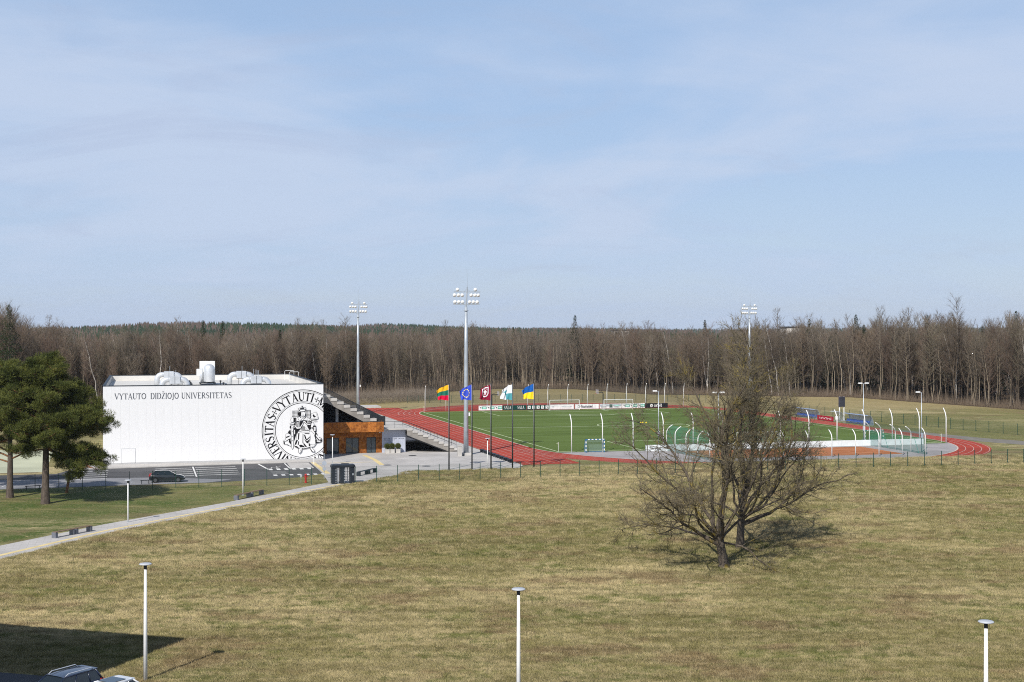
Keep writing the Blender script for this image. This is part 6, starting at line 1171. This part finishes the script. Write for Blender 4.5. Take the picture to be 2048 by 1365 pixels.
tv, tf = tubes_np([([(0, 0, -0.05), (0.25, 0, 1.6), (0.42, 0, 3.4), (0.2, 0, 5.4)], [0.17, 0.15, 0.12, 0.06])], 8); t = thing('young_pine', 'slim leaning young pine trunk close behind the large pine', 'tree', (-52.3, 160.5, 0)); link('trunk', np_mesh('young_pine_trunk', tv, [tf], BK_PINEUP, smooth=True), t); rg_ = np.random.default_rng(4); V, F_ = needles(np.array([(1.2, -0.3, 3.6), (1.5, 0, 3.1), (1.4, 0.2, 2.5), (0.3, 0, 5.4)]), np.array([0.45, 0.45, 0.4, 0.5]), 130, rg_); link('crown', np_mesh('young_pine_crown', V, [F_], NEEDLE_M), t); tv, tf = tubes_np([([(0.42, 0, 3.4), (1.5, -0.1, 3.7)], [0.05, 0.02]), ([(0.35, 0, 4.2), (1.1, 0, 4.6)], [0.04, 0.02])], 4); link('limb', np_mesh('young_pine_limb', tv, [tf], BK_PINEUP), t)
# clipped shrubs of the planters
for t in [o for o in bpy.data.objects if o.name.startswith('shrub_planter')]:
    V, F_ = needles(np.array([(0, 0, 1.06)]), np.array([0.46]), 1500, np.random.default_rng(len(t.name)), (0.06, 0.12), 0.02); V[:, 2] = 1.06 + (V[:, 2] - 1.06) * 1.45
    link('shrub_ball', np_mesh('shrub_ball', V, [F_], NEEDLE_M), t); part('stem', MB().tube([(0, 0, 0.6), (0, 0, 0.9)], 0.04, 6), BK_DARK, t)
# ------------------------------------------------------------------ far wooded hills
def hill(name, x0, x1, D, base, prof, depth, col, seed, cones, cone_mats, ch=(14, 20)):
    # prof: list of (pixel x, pixel y) of the skyline; real ridge at distance D
    rg_ = np.random.default_rng(seed); xs = np.linspace(x0, x1, 60); pp = np.array(prof); top = CAM_H + (YH - np.interp(1024 + FPX * xs / D, pp[:, 0], pp[:, 1])) * D / FPX - ch[1] * 0.8
    rows = [(-depth, 0.0), (-depth * 0.6, 0.45), (-depth * 0.25, 0.85), (0, 1.0), (depth * 0.6, 0.8), (depth * 1.5, 0.0)]; mb = MB()
    for dy, k in rows: mb.v += [(x * (D + dy) / D, D + dy, max(top[i] * k, 0) - (2 if k == 0 else 0)) for i, x in enumerate(xs)]
    n = len(xs)
    for r in range(len(rows) - 1):
        for i in range(n - 1): mb.f.append((r * n + i, r * n + i + 1, (r + 1) * n + i + 1, (r + 1) * n + i)); mb.m.append(0)
    o = struct(name, mb, col, False)
    m = cones; fx = rg_.random(m); dy = -depth * rg_.random(m) ** 1.6; kk = np.interp(dy, [r[0] for r in rows], [r[1] for r in rows]); x = (x0 + (x1 - x0) * fx); z = np.interp(x, xs, top) * kk; h_ = rg_.uniform(ch[0], ch[1], m)
    sc_ = (D + dy) / D; P0 = np.stack([x * sc_, D + dy, np.maximum(z, 0) - 1], 1); V, F_ = spikes(P0, P0 + np.stack([rg_.normal(0, 0.6, m), rg_.normal(0, 0.6, m), h_], 1), h_ * rg_.uniform(0.2, 0.36, m))
    patch = (np.sin(P0[:, 0] * 0.011 + seed) + np.sin(P0[:, 1] * 0.013 + P0[:, 0] * 0.023 + seed * 2) + rg_.normal(0, 0.5, m)) > 0.1
    f2 = link(name + '_forest', np_mesh(name, V, [F_], cone_mats, np.tile(patch.astype(int), 3))); f2['kind'] = 'stuff'; tag(f2, 'distant mixed woodland covering the ' + name.replace('_', ' '), 'woodland')
HILLG = M('hill_soil', (0.06, 0.06, 0.04), 0.95, 0.05, 0, 0.3, 0.01); FC = M('far_conifers', (0.028, 0.048, 0.022), 0.9, 0.1, 0, 0.3, 0.02); FD = M('far_bare_trees', (0.115, 0.085, 0.066), 0.9, 0.1, 0, 0.3, 0.02)
hill('left_hill', -1100, -140, 1900, 0, [(-600, 662), (0, 660), (130, 656), (230, 652), (300, 646), (420, 645), (500, 647), (640, 652), (760, 660), (900, 664)], 420, HILLG, 5, 7000, [FD, FC], (15, 22))
hill('middle_hill', -700, 330, 2500, 0, [(300, 660), (500, 652), (640, 652), (700, 653), (760, 648), (830, 650), (900, 654), (1000, 657), (1150, 658), (1300, 662)], 700, HILLG, 9, 8000, [FD, FC], (15, 22))
hill('rear_hill', -1500, 1900, 4600, 0, [(-200, 656), (400, 655), (900, 658), (1155, 657), (1210, 656), (1250, 658), (1400, 661), (1700, 657), (2100, 655)], 900, HILLG, 13, 7000, [FC, FD], (16, 26))
n = 15000; x = rg.uniform(-700, 700, n); y = rg.uniform(600, 1650, n); k = np.abs(x) < y * 0.39 + 40; x, y = x[k], y[k]; h_ = rg.uniform(11, 18.5, len(x)); P0 = np.stack([x, y, np.zeros(len(x))], 1); V, F_ = spikes(P0, P0 + np.stack([rg.normal(0, 1, len(x)), rg.normal(0, 1, len(x)), h_], 1), rg.uniform(2.0, 4.0, len(x))); pc = (np.sin(x * 0.013) + np.sin(y * 0.017 + x * 0.006) + rg.normal(0, 0.4, len(x))) > 0.7
o = link('far_woodland', np_mesh('far_woodland', V, [F_], [FD, FC], np.tile(pc.astype(int), 3))); o['kind'] = 'stuff'; tag(o, 'far brown and green woodland behind the near wood, below the hills', 'woodland')
CREAM = M('pale_block_render', (0.62, 0.58, 0.52), 0.8, 0.2, 0, 0.05, 0.3)
for (px, top, D, wd, lb) in ((1592, 656, 640, 9, 'pale apartment block far behind the right wood, only its top showing'), (1243, 662.5, 900, 10, 'tiny white block on the far horizon right of the lone spruce')):
    X = (px - 1024) * D / FPX; hg = CAM_H + (YH - top) * D / FPX; t = thing('distant_block', lb, 'building', (X, D, 0), 0.1); part('wall', MB().box(-wd / 2, wd / 2, 0, 10, 0, hg), CREAM, t); part('roof', MB().box(-wd / 2 - 0.3, wd / 2 + 0.3, -0.3, 10.3, hg + 0.01, hg + 0.6), ANTHRACITE, t)
    wm_ = mesh('window', MB().box(-0.8, 0.8, -0.04, -0.005, 0, 1.5), GLASS)
    for i in range(5):
        for k in range(max(2, int(hg / 3))): o = link('window', wm_, t); o.location = (-wd / 2 + 1.6 + i * (wd - 3.2) / 4, 0, 1.2 + k * 3.0)
# ------------------------------------------------------------------ dry grass tufts on the meadow
gcol = bpy.data.collections.new('grass_prototypes')
for i, (mt, hh, flat_) in enumerate(((BLADES, 0.10, 1.4), (BLADES, 0.07, 2.2), (BLADES, 0.09, 0.8), (BLADES, 0.07, 1.2), (BLADES, 0.06, 1.8))):
    rg_ = np.random.default_rng(100 + i); n = 30; az = rg_.uniform(0, 6.283, n); p = rg_.normal(0, 0.09, (n, 2)); P0 = np.stack([p[:, 0], p[:, 1], np.zeros(n)], 1); l = rg_.uniform(0.6, 1.3, n) * hh; P1 = P0 + np.stack([np.cos(az) * l * flat_ * rg_.random(n), np.sin(az) * l * flat_ * rg_.random(n), l], 1)
    V, F_ = spikes(P0, P1, rg_.uniform(0.006, 0.012, n)); gcol.objects.link(bpy.data.objects.new('tuft_%d' % i, np_mesh('tuft', V, [F_], mt)))
m_ = 0; pts = []; idx = []
rg_ = np.random.default_rng(55)
while m_ < 165000:
    n = 60000; y = 71 + 142 * rg_.random(n) ** 1.7; x = rg_.uniform(-1, 1, n) * (y * 0.40 + 2)
    okp = np.ones(n, bool)
    xl = np.interp(y, [98, 114.2, 128.2, 149.4, 169, 180], [-47.4, -42.5, -38.2, -29.0, -20.4, -15]) + 0.3; okp &= (x > xl) & ((y - D0) * CT - (x - X0) * ST < -23.2) & (y < 208)
    okp &= y > np.interp(x, [-90, -28.6, -15, 60], [98, 76.3, 72.4, 46]) + 0.3
    x, y = x[okp], y[okp]
    pts.append(np.stack([x, y, np.zeros(len(x))], 1)); idx.append(rg_.integers(0, 5, len(x))); m_ += len(x)
pts = np.concatenate(pts); idx = np.concatenate(idx); sc_ = rg_.uniform(0.7, 2.0, len(pts)) * np.interp(pts[:, 1], [71, 120, 210], [0.95, 1.4, 1.7])
o = gn_scatter('meadow_grass', pts, rg_.uniform(0, 6.28, len(pts)), sc_, idx, gcol); o['kind'] = 'stuff'; tag(o, 'short dry and green grass of the near meadow', 'grass')
# ------------------------------------------------------------------ haze
HAZE = True
if HAZE:
    hm = bpy.data.materials.new('thin_haze'); hm.use_nodes = True; hn = hm.node_tree; hn.nodes.clear(); ho = hn.nodes.new('ShaderNodeOutputMaterial'); pv = hn.nodes.new('ShaderNodeVolumePrincipled'); pv.inputs['Color'].default_value = (0.80, 0.88, 1.0, 1); pv.inputs['Density'].default_value = 0.00005; hn.links.new(pv.outputs[0], ho.inputs['Volume'])
    o = link('haze', mesh('haze', MB().box(-7800, 7800, -7800, 7800, -3.2, 140), hm)); o['kind'] = 'stuff'; tag(o, 'thin pale air haze over the whole landscape', 'haze')
